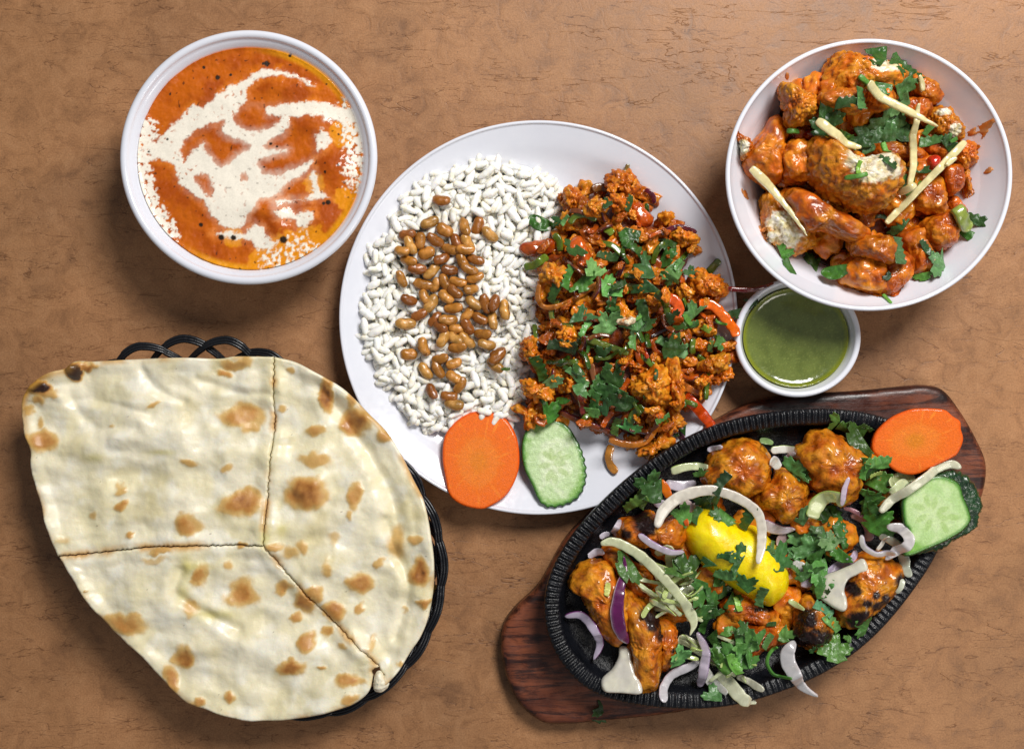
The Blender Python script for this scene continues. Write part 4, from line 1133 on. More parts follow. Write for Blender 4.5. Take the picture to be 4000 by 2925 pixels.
    # traced chicken and tomato pieces
    LU = [
        (D, [(515,330),(530,280),(590,265),(650,310),(690,370),(670,430),(620,480),(550,460),(515,400)], 11, 'plump orange chicken chunk with a pale speck at the top left', 'top left chicken chunk', .35),
        (D, [(860,200),(930,140),(990,130),(1080,160),(1090,230),(1130,260),(1140,330),(1040,370),(960,310),(890,290)], 12, 'craggy chicken chunk forming the peak of the stir fry', 'peak chicken chunk', .25),
        (D, [(680,440),(740,390),(860,390),(880,440),(820,490),(760,510),(690,490)], 9, 'crumbly golden chicken chunk left of the tomato slab', None, .7),
        (D, [(900,340),(980,340),(1050,420),(1030,480),(930,470),(880,410)], 9, 'soft brown chicken chunk under the peak', None, .3),
        (D, [(330,980),(380,890),(450,910),(550,950),(560,1030),(500,1100),(400,1060),(330,1020)], 12, 'golden orange chicken chunk next to the rice, left side', 'left chicken chunk', .75),
        (D, [(1390,650),(1460,610),(1600,670),(1580,740),(1500,740),(1430,720)], 9, 'golden chicken chunk at the upper right corner', None, .6),
        (D, [(1550,960),(1620,930),(1720,980),(1790,1010),(1800,1110),(1700,1140),(1580,1130),(1520,1040)], 12, 'reddish chicken chunk at the right edge above the plate rim', 'right chicken chunk', .3),
        (D, [(1120,1000),(1250,990),(1300,1030),(1200,1060),(1120,1050)], 6, 'flat orange chicken flake in the middle', None, .5),
        (O, [(200,480),(240,400),(310,390),(345,480),(350,590),(300,630),(220,590),(185,540)], 14, 'bright orange chunk standing beside the lower rice', 'bright orange chunk', .45),
        (O, [(530,350),(590,300),(700,310),(700,420),(640,470),(560,440)], 11, 'square shredded chicken chunk below the hooked pepper', None, .7),
        (O, [(1150,600),(1220,590),(1330,690),(1300,715),(1200,690)], 8, 'flaky brown chicken strip in the lower middle', None, .4),
        (O, [(1190,870),(1290,830),(1300,760),(1400,700),(1500,650),(1560,720),(1590,800),(1560,980),(1440,1010),(1350,990),(1290,930)], 14, 'largest golden shredded chicken lump in the lower right', 'large chicken lump', .72),
        (O, [(1560,620),(1650,640),(1700,900),(1700,1020),(1640,1060),(1590,900)], 9, 'long stringy chicken shred right of the largest lump', None, .45),
        (O, [(1850,640),(1930,590),(2040,550),(2120,560),(2110,640),(2010,720),(1920,720),(1870,700)], 12, 'chicken chunk with pale flesh and charred tip at the right edge', 'pale chicken chunk', .7),
        (O, [(2000,500),(2100,440),(2190,430),(2180,480),(2100,530),(2020,540)], 8, 'orange flake pointing at the chutney bowl', None, .45),
        (O, [(1840,770),(1950,750),(1950,790),(1890,830),(1870,870)], 6, 'small red orange flake lying on bare plate', None, .3),
        (O, [(110,1060),(160,1010),(240,1040),(330,1000),(380,1100),(300,1250),(240,1220),(220,1110)], 9, 'ragged chicken shred between the rice and cucumber slice', 'ragged chicken shred', .6),
        (O, [(200,800),(290,790),(360,870),(480,850),(500,950),(400,960),(330,980),(240,900)], 11, 'wet golden chicken shred left of the round coriander leaf', None, .65),
        (O, [(1480,1200),(1560,1120),(1600,1040),(1660,1100),(1720,1200),(1660,1230),(1560,1310),(1500,1300)], 12, 'orange shredded chicken lump near the pan rim', 'lower chicken lump', .6),
        (O, [(1260,1440),(1400,1390),(1500,1300),(1600,1320),(1600,1380),(1480,1440),(1400,1500),(1340,1510)], 9, 'lowest chicken shred of the stir fry against the pan rim', 'lowest chicken shred', .6),
        (O, [(580,830),(640,740),(700,800),(700,880),(640,900)], 9, 'torn orange chicken flake left of a curled leaf', None, .5),
        (O, [(1270,130),(1370,120),(1380,210),(1300,220),(1210,210)], 8, 'bright orange flake above the pale flecked bit', None, .6),
        (O, [(1390,1060),(1440,1040),(1500,1080),(1480,1150),(1400,1150)], 10, 'smooth red tomato end above the amber curl', None, .0),
        (O, [(1880,250),(1990,340),(1990,380),(1900,370),(1870,310)], 8, 'smooth golden chunk inside the orange pepper wedge', None, .9),
    ]
    for i, (cr, pts, h, label, lm, gold) in enumerate(LU):
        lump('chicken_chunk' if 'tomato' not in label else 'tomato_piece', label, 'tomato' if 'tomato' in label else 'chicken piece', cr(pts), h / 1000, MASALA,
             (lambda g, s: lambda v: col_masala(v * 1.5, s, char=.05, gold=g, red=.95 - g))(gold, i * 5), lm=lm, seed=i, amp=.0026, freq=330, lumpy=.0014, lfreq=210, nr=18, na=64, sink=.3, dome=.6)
    TM = [(D, [(165,745),(255,712),(430,695),(445,760),(385,812),(260,832),(180,795)], 'flat red tomato slab lying over the rice', 'red tomato slab'),
          (D, [(1055,400),(1130,388),(1180,440),(1245,520),(1230,575),(1150,592),(1100,540),(1060,470)], 'orange red tomato slab below the peak', 'upper tomato slab'),
          (D, [(560,720),(640,660),(700,740),(750,850),(740,930),(640,960),(610,880),(560,800)], 'wide red brown tomato slab in the upper left', None)]
    for cr, pts, label, lm in TM:
        lump('tomato_piece', label, 'tomato', cr(pts), .006, COOKED, lambda v: mixc(c(192, 84, 14), c(166, 60, 10), ss(-.2, .3, fbm(v * 120, 3))), lm=lm, amp=.0012, freq=150, sink=.2)
    # small bright bits on top
    for p in rnd(60, 44, .97):
        s = rs.uniform(.0045, .0085)
        o = drop(bit, 'chicken_crumb', p[0], p[1], (s * 1.2, s * .9, s * .7), MASALA, sink=.3, pct=70, flat=.4)
        tag(o, None, 'chicken crumb', 'chicken crumbs on the stir fry'); AUTO.append((o, p[0], p[1], ('tiny orange chicken crumb', None)))
    # chilli hanging over the rim
    strip('dried_chilli', 'long glossy dark red chilli strip sticking out over the plate rim', 'chilli', D([(1760,1120),(1850,1128),(1940,1130),(2020,1115),(2100,1085)]), [20, 18, 16, 9], .0028, c(92, 12, 12), c(140, 34, 12), COOKED, roll=15, lm='chilli strip', lift=.006, taper=.2)
    # leaves (crop coordinates, size, angle, kind)
    leaves(D, [(345,560,270,-18,3,c(56,118,44)),(478,520,90,70,1),(1050,620,190,80,1,c(40,84,38)),(1020,700,150,110,2),(1110,790,260,-35,2,c(42,84,42)),(1180,920,210,10,1,c(44,88,52)),(1330,830,170,20,1),
               (1375,950,180,40,1,c(96,152,92)),(1520,980,100,0,0,c(52,96,60)),(560,1000,200,70,2),(660,1030,190,30,1),(780,970,180,-60,1,c(90,140,86)),(860,1060,190,-30,1),(920,1190,210,75,2,c(50,98,50)),(950,1240,130,100,1),
               (1210,1090,190,10,1,c(46,92,54)),(640,1320,200,-15,1,c(72,128,84)),(830,1390,190,30,0,c(88,142,92)),(690,1420,150,60,2),(1085,1480,230,78,2,c(76,132,72)),(1170,1350,170,15,1,c(54,98,54)),(1570,1290,200,20,1,c(70,122,72)),(1540,1390,140,20,2),
               (1520,1340,110,-50,2),(1900,1270,130,30,1,c(44,84,50)),(1960,1200,110,70,1,c(38,76,46)),(1390,1560,310,-25,2,c(92,148,100)),(1480,1580,170,-70,1,c(84,140,92)),(500,1560,260,-8,2,c(38,70,44)),(110+320,1130,60,0,1),(1650,1420,80,10,1,c(120,160,60)),
               (860,400,90,0,1,c(40,78,40)),(530,540,90,50,2),(1440,900,100,60,2)])
    leaves(O, [(1300,260,160,0,1,c(64,118,70)),(360,680,240,-68,2,c(48,104,48)),(470,790,150,0,1,c(88,140,100)),(700,750,200,-40,2,c(78,132,88)),(760,850,170,-60,1,c(74,128,80)),(980,740,200,70,2,c(58,108,60)),(900,860,260,65,2,c(60,112,58)),
               (1040,890,260,-10,1,c(46,92,50)),(1170,960,280,8,1,c(44,90,46)),(980,1050,140,0,1,c(50,104,64)),(880,1010,200,75,2),(430,1080,230,30,1,c(48,108,40)),(590,975,130,0,3,c(62,134,50)),(1190,1240,180,5,1,c(58,124,70)),(1090,1230,160,75,2,c(80,120,60)),
               (1700,1270,110,70,1,c(40,84,40)),(1450,740,100,80,2,c(34,74,34)),(1950,480,110,80,2,c(70,100,50)),(60,690,80,0,2,c(60,96,44)),(820,510,70,80,2),(940,560,170,35,1,c(44,86,44)),(1180,290,130,-20,2)])
    for p in rnd(15, 120, .86):
        leaf(p[0], p[1], rs.uniform(50, 95), rs.rand() * 360, int(rs.choice([1, 1, 2, 2, 3])), [c(44, 84, 40), c(56, 104, 52), c(70, 124, 66), c(36, 70, 36)][rs.randint(4)])
    stem(D, (1725, 1345), (1810, 1385), 24, 'pale green coriander stem on the orange pepper wedge')
    stem(D, (1075, 1350), (1150, 1305), 26, 'bright green coriander stem over the pale flecked bit')
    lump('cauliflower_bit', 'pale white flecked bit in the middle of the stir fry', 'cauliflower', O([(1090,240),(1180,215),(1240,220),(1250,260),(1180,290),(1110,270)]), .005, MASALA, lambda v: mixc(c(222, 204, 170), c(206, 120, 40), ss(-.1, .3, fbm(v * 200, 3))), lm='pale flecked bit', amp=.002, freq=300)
build_mix()
print('mix done')

# carrot and cucumber slices on the plate
def slice_round(name, label, cat, outline, th, colf, mat, zb, lm, skinf=None, edge=.0012, tilt=(0, 0), bumpf=None):
    P0 = WA(outline, zb + th)
    poly = crom(P0, 220, True); cen = poly.mean(0)
    def tl(P): return (P - cen) @ np.array(tilt)
    v, f, cl = field(poly, .0008, lambda P, d: zb + th + tl(P) + (bumpf(P, d) if bumpf else 0), lambda P, d: zb + tl(P), edge, edge * .7, colf)
    n = len(v) // 2
    if skinf is not None:
        P = v[:, :2]; d = dist(P, poly)
        low = np.arange(len(v)) >= n
        cl = mixc(cl, skinf, np.where(low, 1, 0) * 1.0)
    o = put(name, v, f, cl, mat); tag(o, label, cat); cp = np.mean(np.array(outline), 0); LM.append((cp[0], cp[1], lm))
    return o
def carrot_cols(cx, cy, rx, ry, ang, k=1):
    def f(P, d):
        a = R(ang); q = P - np.array([cx, cy]); u = q @ np.array([math.cos(a), math.sin(a)]); w = q @ np.array([-math.sin(a), math.cos(a)])
        r = np.sqrt((u / rx) ** 2 + (w / ry) ** 2) + .07 * fbm(P * 160, 2)
        th_ = np.arctan2(w / ry, u / rx)
        col = mixc(c(232, 122, 36), c(234, 108, 26), ss(.45, .7, r))
        col = mixc(col, c(232, 104, 10), np.exp(-((r - .55) / .07) ** 2) * .5)
        col = mixc(col, c(214, 124, 24), ss(.32, .1, r) * .6 * k)
        col = mixc(col, c(255, 158, 50), ss(.2, .5, fbm(np.column_stack([np.cos(th_) * 5, np.sin(th_) * 5, r * 1.2]) * 1.6, 3)) * .45)
        return mixc(col, c(232, 92, 10), ss(.0022, .0006, d))
    return f
pc = V([(1062,908),(1110,920),(1138,960),(1146,1010),(1140,1050),(1118,1090),(1085,1113),(1060,1121),(1020,1112),(992,1090),(982,1050),(976,1010),(980,965),(1000,935),(1030,914)])
w_ = WA(pc, .016).mean(0)
slice_round('carrot_slice', 'thick oval orange carrot slice on the lower part of the white plate', 'carrot slice', pc, .0045, carrot_cols(w_[0], w_[1], .027, .034, 0), CARROT, .0186, 'plate carrot slice', skinf=c(232, 90, 10), tilt=(-.03, -.15), edge=.0015)
def cuke_cols(cen, rx, ry, ang, seeds=True):
    def f(P, d):
        a = R(ang); q = P - cen; u = q @ np.array([math.cos(a), math.sin(a)]); w = q @ np.array([-math.sin(a), math.cos(a)])
        r = np.sqrt((u / rx) ** 2 + (w / ry) ** 2)
        col = mixc(c(214, 226, 190), c(190, 214, 160), ss(.2, .6, r))
        col = mixc(col, c(142, 186, 96), ss(.74, .92, r + .05 * fbm(P * 200, 2)))
        col = mixc(col, c(226, 234, 204), ss(.0, .35, fbm(P * 120 + 3, 3)) * .5)
        # three seed chambers
        th_ = np.arctan2(w / ry, u / rx)
        if seeds:
            for k in range(9):
                aa = k * 2.4; rr = .18 + .2 * ((k * .37) % 1)
                su, sw = rr * rx * math.cos(aa), rr * ry * math.sin(aa)
                ca, sa = math.cos(aa), math.sin(aa)
                e = (((u - su) * ca + (w - sw) * sa) / .0042) ** 2 + ((-(u - su) * sa + (w - sw) * ca) / .0020) ** 2
                col = mixc(col, c(150, 184, 84), ss(1.3, .6, e) * .45)
                col = mixc(col, c(206, 218, 160), np.exp(-((e - 1.3) / .3) ** 2) * .15)
        col = mixc(col, c(84, 140, 48), ss(.0034, .0014, d))
        return mixc(col, c(24, 62, 26), ss(.0015, .0005, d))
    return f
q = V([(1215,925),(1250,940),(1272,975),(1284,1010)])
edge = []
base = crom(V([(1212,924),(1250,938),(1275,975),(1290,1020),(1291,1062),(1275,1095),(1245,1112),(1212,1117),(1190,1105),(1172,1068),(1155,1030),(1150,985),(1160,950),(1182,932)]), 120, True)
for i, p in enumerate(base):   # crinkled skin on the right and bottom
    c0 = base.mean(0); dd = p - c0; g_ = max(0, min(1, (dd[0] * .7 + dd[1] * .5) / 70)); edge.append(tuple(p + dd / np.linalg.norm(dd) * (4.5 * (i % 4 < 2) * g_)))
slice_round('cucumber_slice', 'pale green cucumber slice with serrated dark skin beside the carrot on the plate', 'cucumber slice', edge, .005, cuke_cols(WA(edge, .016).mean(0), .0215, .0295, 0), CUKE, .0168, 'plate cucumber slice', skinf=c(30, 74, 28), tilt=(.0, -.13), bumpf=lambda P, d: .0003 * fbm(P * 300, 2))
# ================================================================== CAULIFLOWER AND POTATO BOWL
def build_veg():
    P_ = B([(430,330),(620,240),(700,180),(900,190),(1100,270),(1250,370),(1310,470),(1350,560),(1420,640),(1400,860),(1350,930),(1360,1050),(1300,1190),(1180,1300),(1080,1380),(900,1410),(780,1370),(620,1270),(470,1190),(340,1100),(340,900),(250,800),(220,700),(270,600),(350,540)])
    poly = crom(WA(P_, .045), 240, True); cen = poly.mean(0); small = cen + (poly - cen) * .95
    T = {}
    def zt(P, d):
        T['h'] = hz(P); T['z'] = np.maximum(hz(P) + .003, .012 + .030 * (1 - np.exp(-d / .020)) + .004 * fbm(P * 60, 3))
        return T['z']
    v, f, cl = field(small, .0016, zt, lambda P, d: T['h'] + .0018, .003, .004, lambda P, d: mixc(c(120, 48, 10), c(70, 28, 10), ss(-.2, .3, fbm(P * 60 + 3, 3))))
    o = put('vegetable_gravy', v, f, cl, MASALA); tag(o, 'thick dark masala gravy under the cauliflower and potato pieces', 'gravy', kind='stuff')
    LM.append((*B.p(1100, 950), 'masala gravy'))
    bit = variants('vegetable_bit', lambda k: blob(k, h=.75, amp=.12, freq=2.4, lumpy=.07, lf=2.4, nr=11, na=28, colf=lambda v: col_masala(v * 1.2, k * 3.1, char=.06, gold=.5, red=.5)), 8)
    cp = np.mean(np.array(P_), 0); rg = [tuple(cp + (np.array(p) - cp) * .88) for p in P_]
    x0, y0 = np.min(P_, 0); x1, y1 = np.max(P_, 0); got = []; t = 0
    while len(got) < 46 and t < 4000:
        t += 1; p = (rs.uniform(x0, x1), rs.uniform(y0, y1))
        if not inside(np.array([p]), rg)[0] or (got and min((p[0] - q[0]) ** 2 + (p[1] - q[1]) ** 2 for q in got) < 62 ** 2): continue
        got.append(p)
        s = rs.uniform(.016, .024)
        o = drop(bit, 'vegetable_chunk', p[0], p[1], (s * 1.15, s * .95, s * .8), POTATO, sink=.25, pct=85)
        tag(o, None, 'vegetable', 'smaller vegetable chunks in the cauliflower bowl'); AUTO.append((o, p[0], p[1], ('small brown vegetable chunk', None)))
    def pc(s, g=.5, r_=.35, ch=.0, k=.55): return lambda v: col_masala(v * k, s, char=ch, gold=g - .1, red=r_ + .4) * np.array([.90, .80, .65])
    def floret(whites, s, g=.7):
        W2 = [(WA(B([(x, y)]), .062)[0], rx * B.k * MPP * 1.35, ry * B.k * MPP * 1.35) for x, y, rx, ry in whites]
        def cf(v):
            col = col_masala(v * .9, s, char=.03, gold=g, red=.45) * np.array([.92, .88, .85])
            for cpt, rx, ry in W2:
                q = np.sqrt(((v[:, 0] - cpt[0]) / rx) ** 2 + ((v[:, 1] - cpt[1]) / ry) ** 2) + .5 * fbm(v * 260, 3)
                col = mixc(col, mixc(c(240, 230, 206), c(224, 206, 150), ss(-.2, .3, fbm(v * 300, 3))), ss(1.15, .85, q))
            return col
        return cf
    PO = dict(amp=.0032, freq=140, nr=26, na=90, dome=.42, flat=3.4, sink=.35, octv=4, fine=.0005)
    FL = dict(amp=.0034, freq=170, lumpy=.0006, lfreq=260, nr=34, na=130, dome=.5, sink=.35, octv=5, fine=.0008)
    Pn, Fn = 'potato_piece', 'cauliflower_floret'
    LST = [
     (Fn, [(418,330),(440,318),(465,316),(510,350),(590,372),(607,430),(590,480),(520,520),(460,535),(440,450)], 17, floret([], 1), 'rough upright cauliflower floret at the upper left of the bowl', 'upper left floret', FL),
     (Pn, [(1080,270),(1120,255),(1180,290),(1250,340),(1276,390),(1225,430),(1150,420),(1100,360)], 16, pc(2, .75), 'smooth orange potato piece at the upper right of the heap', 'upper right potato', PO),
     (Fn, [(618,290),(648,240),(690,178),(740,160),(850,180),(960,212),(1045,245),(1075,310),(1000,360),(900,370),(820,400),(740,420),(660,390),(625,350)], 20, floret([(930,245,60,28)], 3, .6), 'long cauliflower floret at the top of the heap with a pale patch', 'top floret', FL),
     (Pn, [(635,370),(720,330),(800,345),(850,390),(860,440),(790,455),(700,430),(630,405)], 11, pc(4, .7), 'flat orange potato slices stacked under the top floret', 'flat potato slices', PO),
     (Pn, [(408,530),(390,495),(350,515),(335,560),(295,595),(238,660),(205,725),(215,775),(270,805),(335,860),(395,845),(405,740),(422,660),(432,580)], 20, pc(5, .62, .42), 'largest orange potato piece at the left side of the bowl', 'largest left potato', PO),
     (Fn, [(158,582),(185,592),(225,610),(250,640),(235,690),(212,720),(195,700),(190,650),(165,610)], 8, floret([(210,655,22,25)], 6, .3), 'thin leafy cauliflower tip touching the left wall of the bowl', 'left tip', FL),
     (Pn, [(410,700),(432,645),(480,618),(540,628),(562,680),(580,780),(560,835),(500,845),(430,812),(403,760)], 16, pc(7, .72, .35), 'rounded yellow orange potato right of the largest one', 'rounded potato', PO),
     (Pn, [(420,560),(480,545),(560,560),(560,620),(500,640),(430,620)], 10, pc(8, .4), 'small brown potato piece above the rounded potato', None, PO),
     (Pn, [(870,340),(950,330),(1010,335),(1035,380),(1005,430),(950,440),(890,400)], 12, pc(9, .35, .55), 'red brown potato piece under the upper coriander leaf', None, PO),
     (Pn, [(1050,410),(1130,395),(1200,405),(1222,470),(1160,520),(1090,490)], 13, pc(10, .3, .6), 'dark red potato piece right of the crossed ginger sticks', 'dark red potato', PO),
     (Fn, [(1195,470),(1240,445),(1300,452),(1330,500),(1372,545),(1385,600),(1320,625),(1250,610),(1200,560)], 15, floret([(1345,575,24,30),(1285,470,30,14)], 11, .7), 'cauliflower floret at the right shoulder of the heap', 'right floret', FL),
     (Fn, [(1310,640),(1380,625),(1430,632),(1466,655),(1450,700),(1462,735),(1410,762),(1350,740)], 13, floret([], 12, .35), 'small rough floret at the far right of the heap', 'far right floret', FL),
     (Fn, [(1385,745),(1425,770),(1425,830),(1442,885),(1420,912),(1395,860),(1370,800)], 8, floret([(1382,805,16,26)], 13, .5), 'narrow floret tail hanging down on the right', None, FL),
     (Pn, [(1150,660),(1230,630),(1310,650),(1300,700),(1240,740),(1170,720)], 12, pc(14, .3, .6), 'brown potato piece beside the long ginger stick', None, PO),
     (Pn, [(1245,790),(1310,745),(1370,780),(1372,870),(1330,915),(1275,890)], 15, pc(15, .3, .55), 'glossy round brown potato at the right', 'round brown potato', PO),
     (Pn, [(1130,860),(1225,815),(1272,860),(1284,990),(1240,1035),(1160,1015),(1100,970)], 17, pc(16, .6), 'blocky orange potato right of the gravy hollow', 'blocky potato', PO),
     (Pn, [(1170,1060),(1290,1000),(1345,1060),(1335,1165),(1290,1205),(1210,1180),(1165,1120)], 17, pc(17, .65), 'large golden potato at the lower right', 'lower right potato', PO),
     (Pn, [(1280,950),(1330,930),(1370,970),(1390,1010),(1330,1020)], 10, pc(18, .3, .6), 'small red potato piece beside the green stalk', None, PO),
     (Pn, [(1030,1150),(1080,1105),(1150,1085),(1175,1160),(1232,1250),(1205,1325),(1120,1340),(1090,1260)], 18, pc(19, .6, .45), 'triangular orange potato below the gravy hollow', 'triangular potato', PO),
     (Pn, [(960,1300),(1040,1205),(1110,1250),(1108,1330),(1065,1400),(1000,1450),(940,1410)], 13, pc(20, .3, .55), 'dark potato edge between the two lowest potatoes', None, PO),
     (Pn, [(760,1265),(830,1240),(930,1270),(985,1310),(985,1385),(940,1440),(850,1435),(770,1395),(735,1365)], 19, pc(21, .75, .3), 'big square golden potato, the lowest in the bowl', 'lowest potato', PO),
     (Pn, [(815,1155),(900,1135),(1000,1148),(1015,1260),(960,1275),(860,1245),(800,1215)], 17, pc(22, .78, .3), 'squared orange potato wedge above the lowest potato', 'squared potato wedge', PO),
     (Pn, [(455,905),(530,895),(640,955),(720,1000),(800,1055),(885,1120),(850,1155),(740,1130),(640,1090),(560,1100),(500,1030)], 16, pc(23, .55, .5), 'long diagonal orange potato wedge across the lower left', 'long potato wedge', PO),
     (Fn, [(318,930),(380,888),(440,935),(475,1010),(560,1090),(580,1170),(495,1225),(400,1195),(320,1135),(310,1040)], 18, floret([(440,1050,55,45),(480,1130,45,38),(385,1125,26,20)], 24, .72), 'cut cauliflower floret with white core at the lower left', 'lower left floret', FL),
     (Fn, [(552,700),(560,640),(600,610),(680,632),(720,700),(800,720),(900,715),(1000,700),(1045,740),(1062,815),(1030,885),(965,965),(890,992),(800,985),(720,955),(640,905),(590,840),(555,770)], 25, floret([(880,775,85,62),(770,770,48,42),(955,800,42,36),(845,835,60,32)], 25, .85), 'big central cauliflower floret with exposed white flesh', 'central floret', FL),
     (Pn, [(900,650),(1000,635),(1120,650),(1200,700),(1150,722),(1040,712),(950,712)], 8, pc(27, .4, .5), 'orange sauce coated sliver above the central floret', None, PO),
    ]
    for i, (nm, pts, h, cf, label, lm, kw) in enumerate(LST):
        cq = np.mean(np.array(pts, float), 0)
        pts = [tuple(cq + (np.array(q_, float) - cq) * 1.05) for q_ in pts]
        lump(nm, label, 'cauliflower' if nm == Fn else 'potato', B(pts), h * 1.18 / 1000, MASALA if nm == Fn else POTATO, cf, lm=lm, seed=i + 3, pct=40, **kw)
    lump('tomato_piece', 'bright red tomato bit under the long ginger stick', 'tomato', B([(1195,720),(1240,700),(1265,720),(1245,770),(1205,775)]), .006, COOKED, lambda v: np.tile(c(196, 40, 16), (len(v), 1)), amp=.0006)
    lump('chilli_piece', 'glossy dark red chilli piece left of the short ginger stick', 'chilli', B([(522,590),(545,572),(600,590),(602,620),(560,635),(530,620)]), .007, COOKED, lambda v: np.tile(c(120, 10, 14), (len(v), 1)), amp=.0004, lm='dark red chilli piece')
    leaves(B, [(x_[0], x_[1], x_[2] * .84) + tuple(x_[3:]) for x_ in [(930,160,210,60,1,c(50,106,46)),(1000,200,150,-60,1,c(44,96,42)),(1085,255,170,-55,2,c(60,112,60)),(1030,330,210,10,1,c(82,140,80)),(960,330,130,80,1),(1070,390,170,60,1,c(94,148,96)),(690,480,220,10,1,c(40,84,40)),(660,540,170,-30,1,c(48,94,52)),(760,440,170,0,2,c(42,84,44)),(825,400,130,-80,2,c(56,104,62)),
               (1020,510,230,15,0,c(72,122,76)),(1080,560,160,-20,1,c(66,114,72)),(1000,600,180,0,1,c(60,108,66)),(880,600,210,30,0,c(76,128,84)),(790,590,190,60,1,c(60,110,62)),(740,610,110,0,1,c(90,148,66)),(790,640,190,10,1,c(46,92,52)),(1265,605,170,3,2,c(64,116,66)),(1240,540,90,60,2),(1300,640,110,0,1,c(36,76,40)),
               (935,740,70,20,1,c(44,90,50)),(975,775,60,40,1),(1150,770,130,0,1,c(44,86,48)),(1060,880,150,20,1,c(48,98,46)),(1190,865,80,30,1,c(84,140,60)),(1480,1040,170,-25,2,c(48,92,50)),(1395,1110,120,20,1,c(44,98,38)),(1020,1215,190,-85,2,c(72,122,84)),(985,1110,110,30,1,c(50,96,56)),(1180,1195,110,-50,2,c(40,82,48)),
               (1250,1270,170,65,1,c(76,128,84)),(1195,1335,80,20,1),(420,1235,110,-70,1,c(70,136,54)),(450,1300,130,10,1,c(50,100,50)),(590,1285,190,20,1,c(66,116,62)),(680,1330,200,15,3,c(62,124,50)),(1000,1355,60,0,1,c(30,66,40)),(960,1030,90,0,2,c(36,70,40)),(1340,620,60,30,2),(830,770,80,80,2,c(90,140,50)),(1130,310,60,60,2,c(80,130,76)),(460,780,0.01,0,1)][:-1]])
    stem(B, (765, 815), (875, 800), 24, 'fresh green coriander stalk inside the central floret')
    stem(B, (945, 640), (965, 700), 26, 'short upright coriander stalk above the central floret')
    stem(B, (470, 545), (550, 538), 24, 'coriander stalk end beside the upper left floret')
    stem(B, (828, 275), (905, 325), 26, 'coriander stalk on the top floret')
    stem(B, (980, 1440), (1005, 1492), 16, 'thin coriander stalk leaning on the lower bowl wall')
    strip('green_pepper_piece', 'pale green ridged stalk piece at the lower right of the heap', 'green stalk', B([(1330,985),(1375,1050),(1435,1090)]), 70 * B.k, .006, c(136, 150, 66), c(84, 104, 40), COOKED, lm='green stalk', taper=.7)
    G1 = c(226, 214, 160)
    for pts, w, lb, lm in [([(265,755),(370,855),(450,960),(510,1050),(560,1128)], [46,44,30,22,6], 'thin ginger stick lying over the largest left potato', 'left ginger stick'),
                       ([(835,350),(930,415),(1080,490),(1220,565)], [46,40,34,8], 'ginger stick pointing down right over the coriander', 'upper ginger stick'),
                       ([(1120,445),(1112,600),(1115,750),(1090,880)], [20,36,38,26], 'upright ginger stick crossing the others', 'upright ginger stick'),
                       ([(560,548),(640,610),(720,655),(808,680)], [44,46,40,24], 'short thick ginger stick left of the central leaves', 'short ginger stick'),
                       ([(1395,630),(1290,735),(1180,850),(1080,960),(985,1062)], [40,38,36,36,34], 'longest ginger stick from the right edge to the gravy hollow', 'longest ginger stick'),
                       ([(1060,895),(1095,880),(1135,855)], [34,38,30], 'stubby ginger piece at the foot of the upright stick', None),
                       ([(1115,300),(1135,330),(1150,372)], [18,26,24], 'tiny translucent ginger piece below the top leaves', None),
                       ([(1285,760),(1315,735),(1340,720)], [24,30,20], 'tiny translucent ginger bit beside the far right floret', None)]:
        strip('ginger_stick', lb, 'ginger', B(pts), [q * B.k for q in w], .0032, G1, c(206, 200, 130), ONION, lm=lm, taper=.6, stiff=.85, group='ginger sticks on the cauliflower heap', noise_w=.06)
    # sauce smears on the bowl wall
    for pts, lb in [([(175,900),(200,895),(225,920),(230,965),(215,950),(195,935)], 'thin smear of orange sauce on the left bowl wall'), ([(275,1075),(300,1090),(320,1150),(335,1190),(300,1150)], 'orange sauce streak beside the lower left floret'),
                    ([(1380,590),(1475,545),(1470,570),(1440,640),(1430,610),(1390,615)], 'orange sauce smear at the right of the heap'), ([(1455,815),(1475,785),(1490,805),(1475,820)], 'small orange sauce drop on the right wall of the bowl'), ([(392,310),(412,308),(416,330),(398,335)], 'pale sauce drop on the upper left wall of the bowl')]:
        p = crom(WA(B(pts), .035), 60, True); T = {}
        def zt(P, d): T['z'] = hz(P) + .0007; return T['z']
        v, f, cl = field(p, .0009, zt, lambda P, d: T['z'] - .0012, .0006, .0005, lambda P, d: mixc(c(206, 120, 50), c(190, 130, 80), ss(-.2, .2, fbm(P * 300, 2))))
        # follow the wall smoothly
        o = put('sauce_smear', v, f, cl, SAUCE); tag(o, lb, 'sauce smear')
build_veg()
print('veg done')
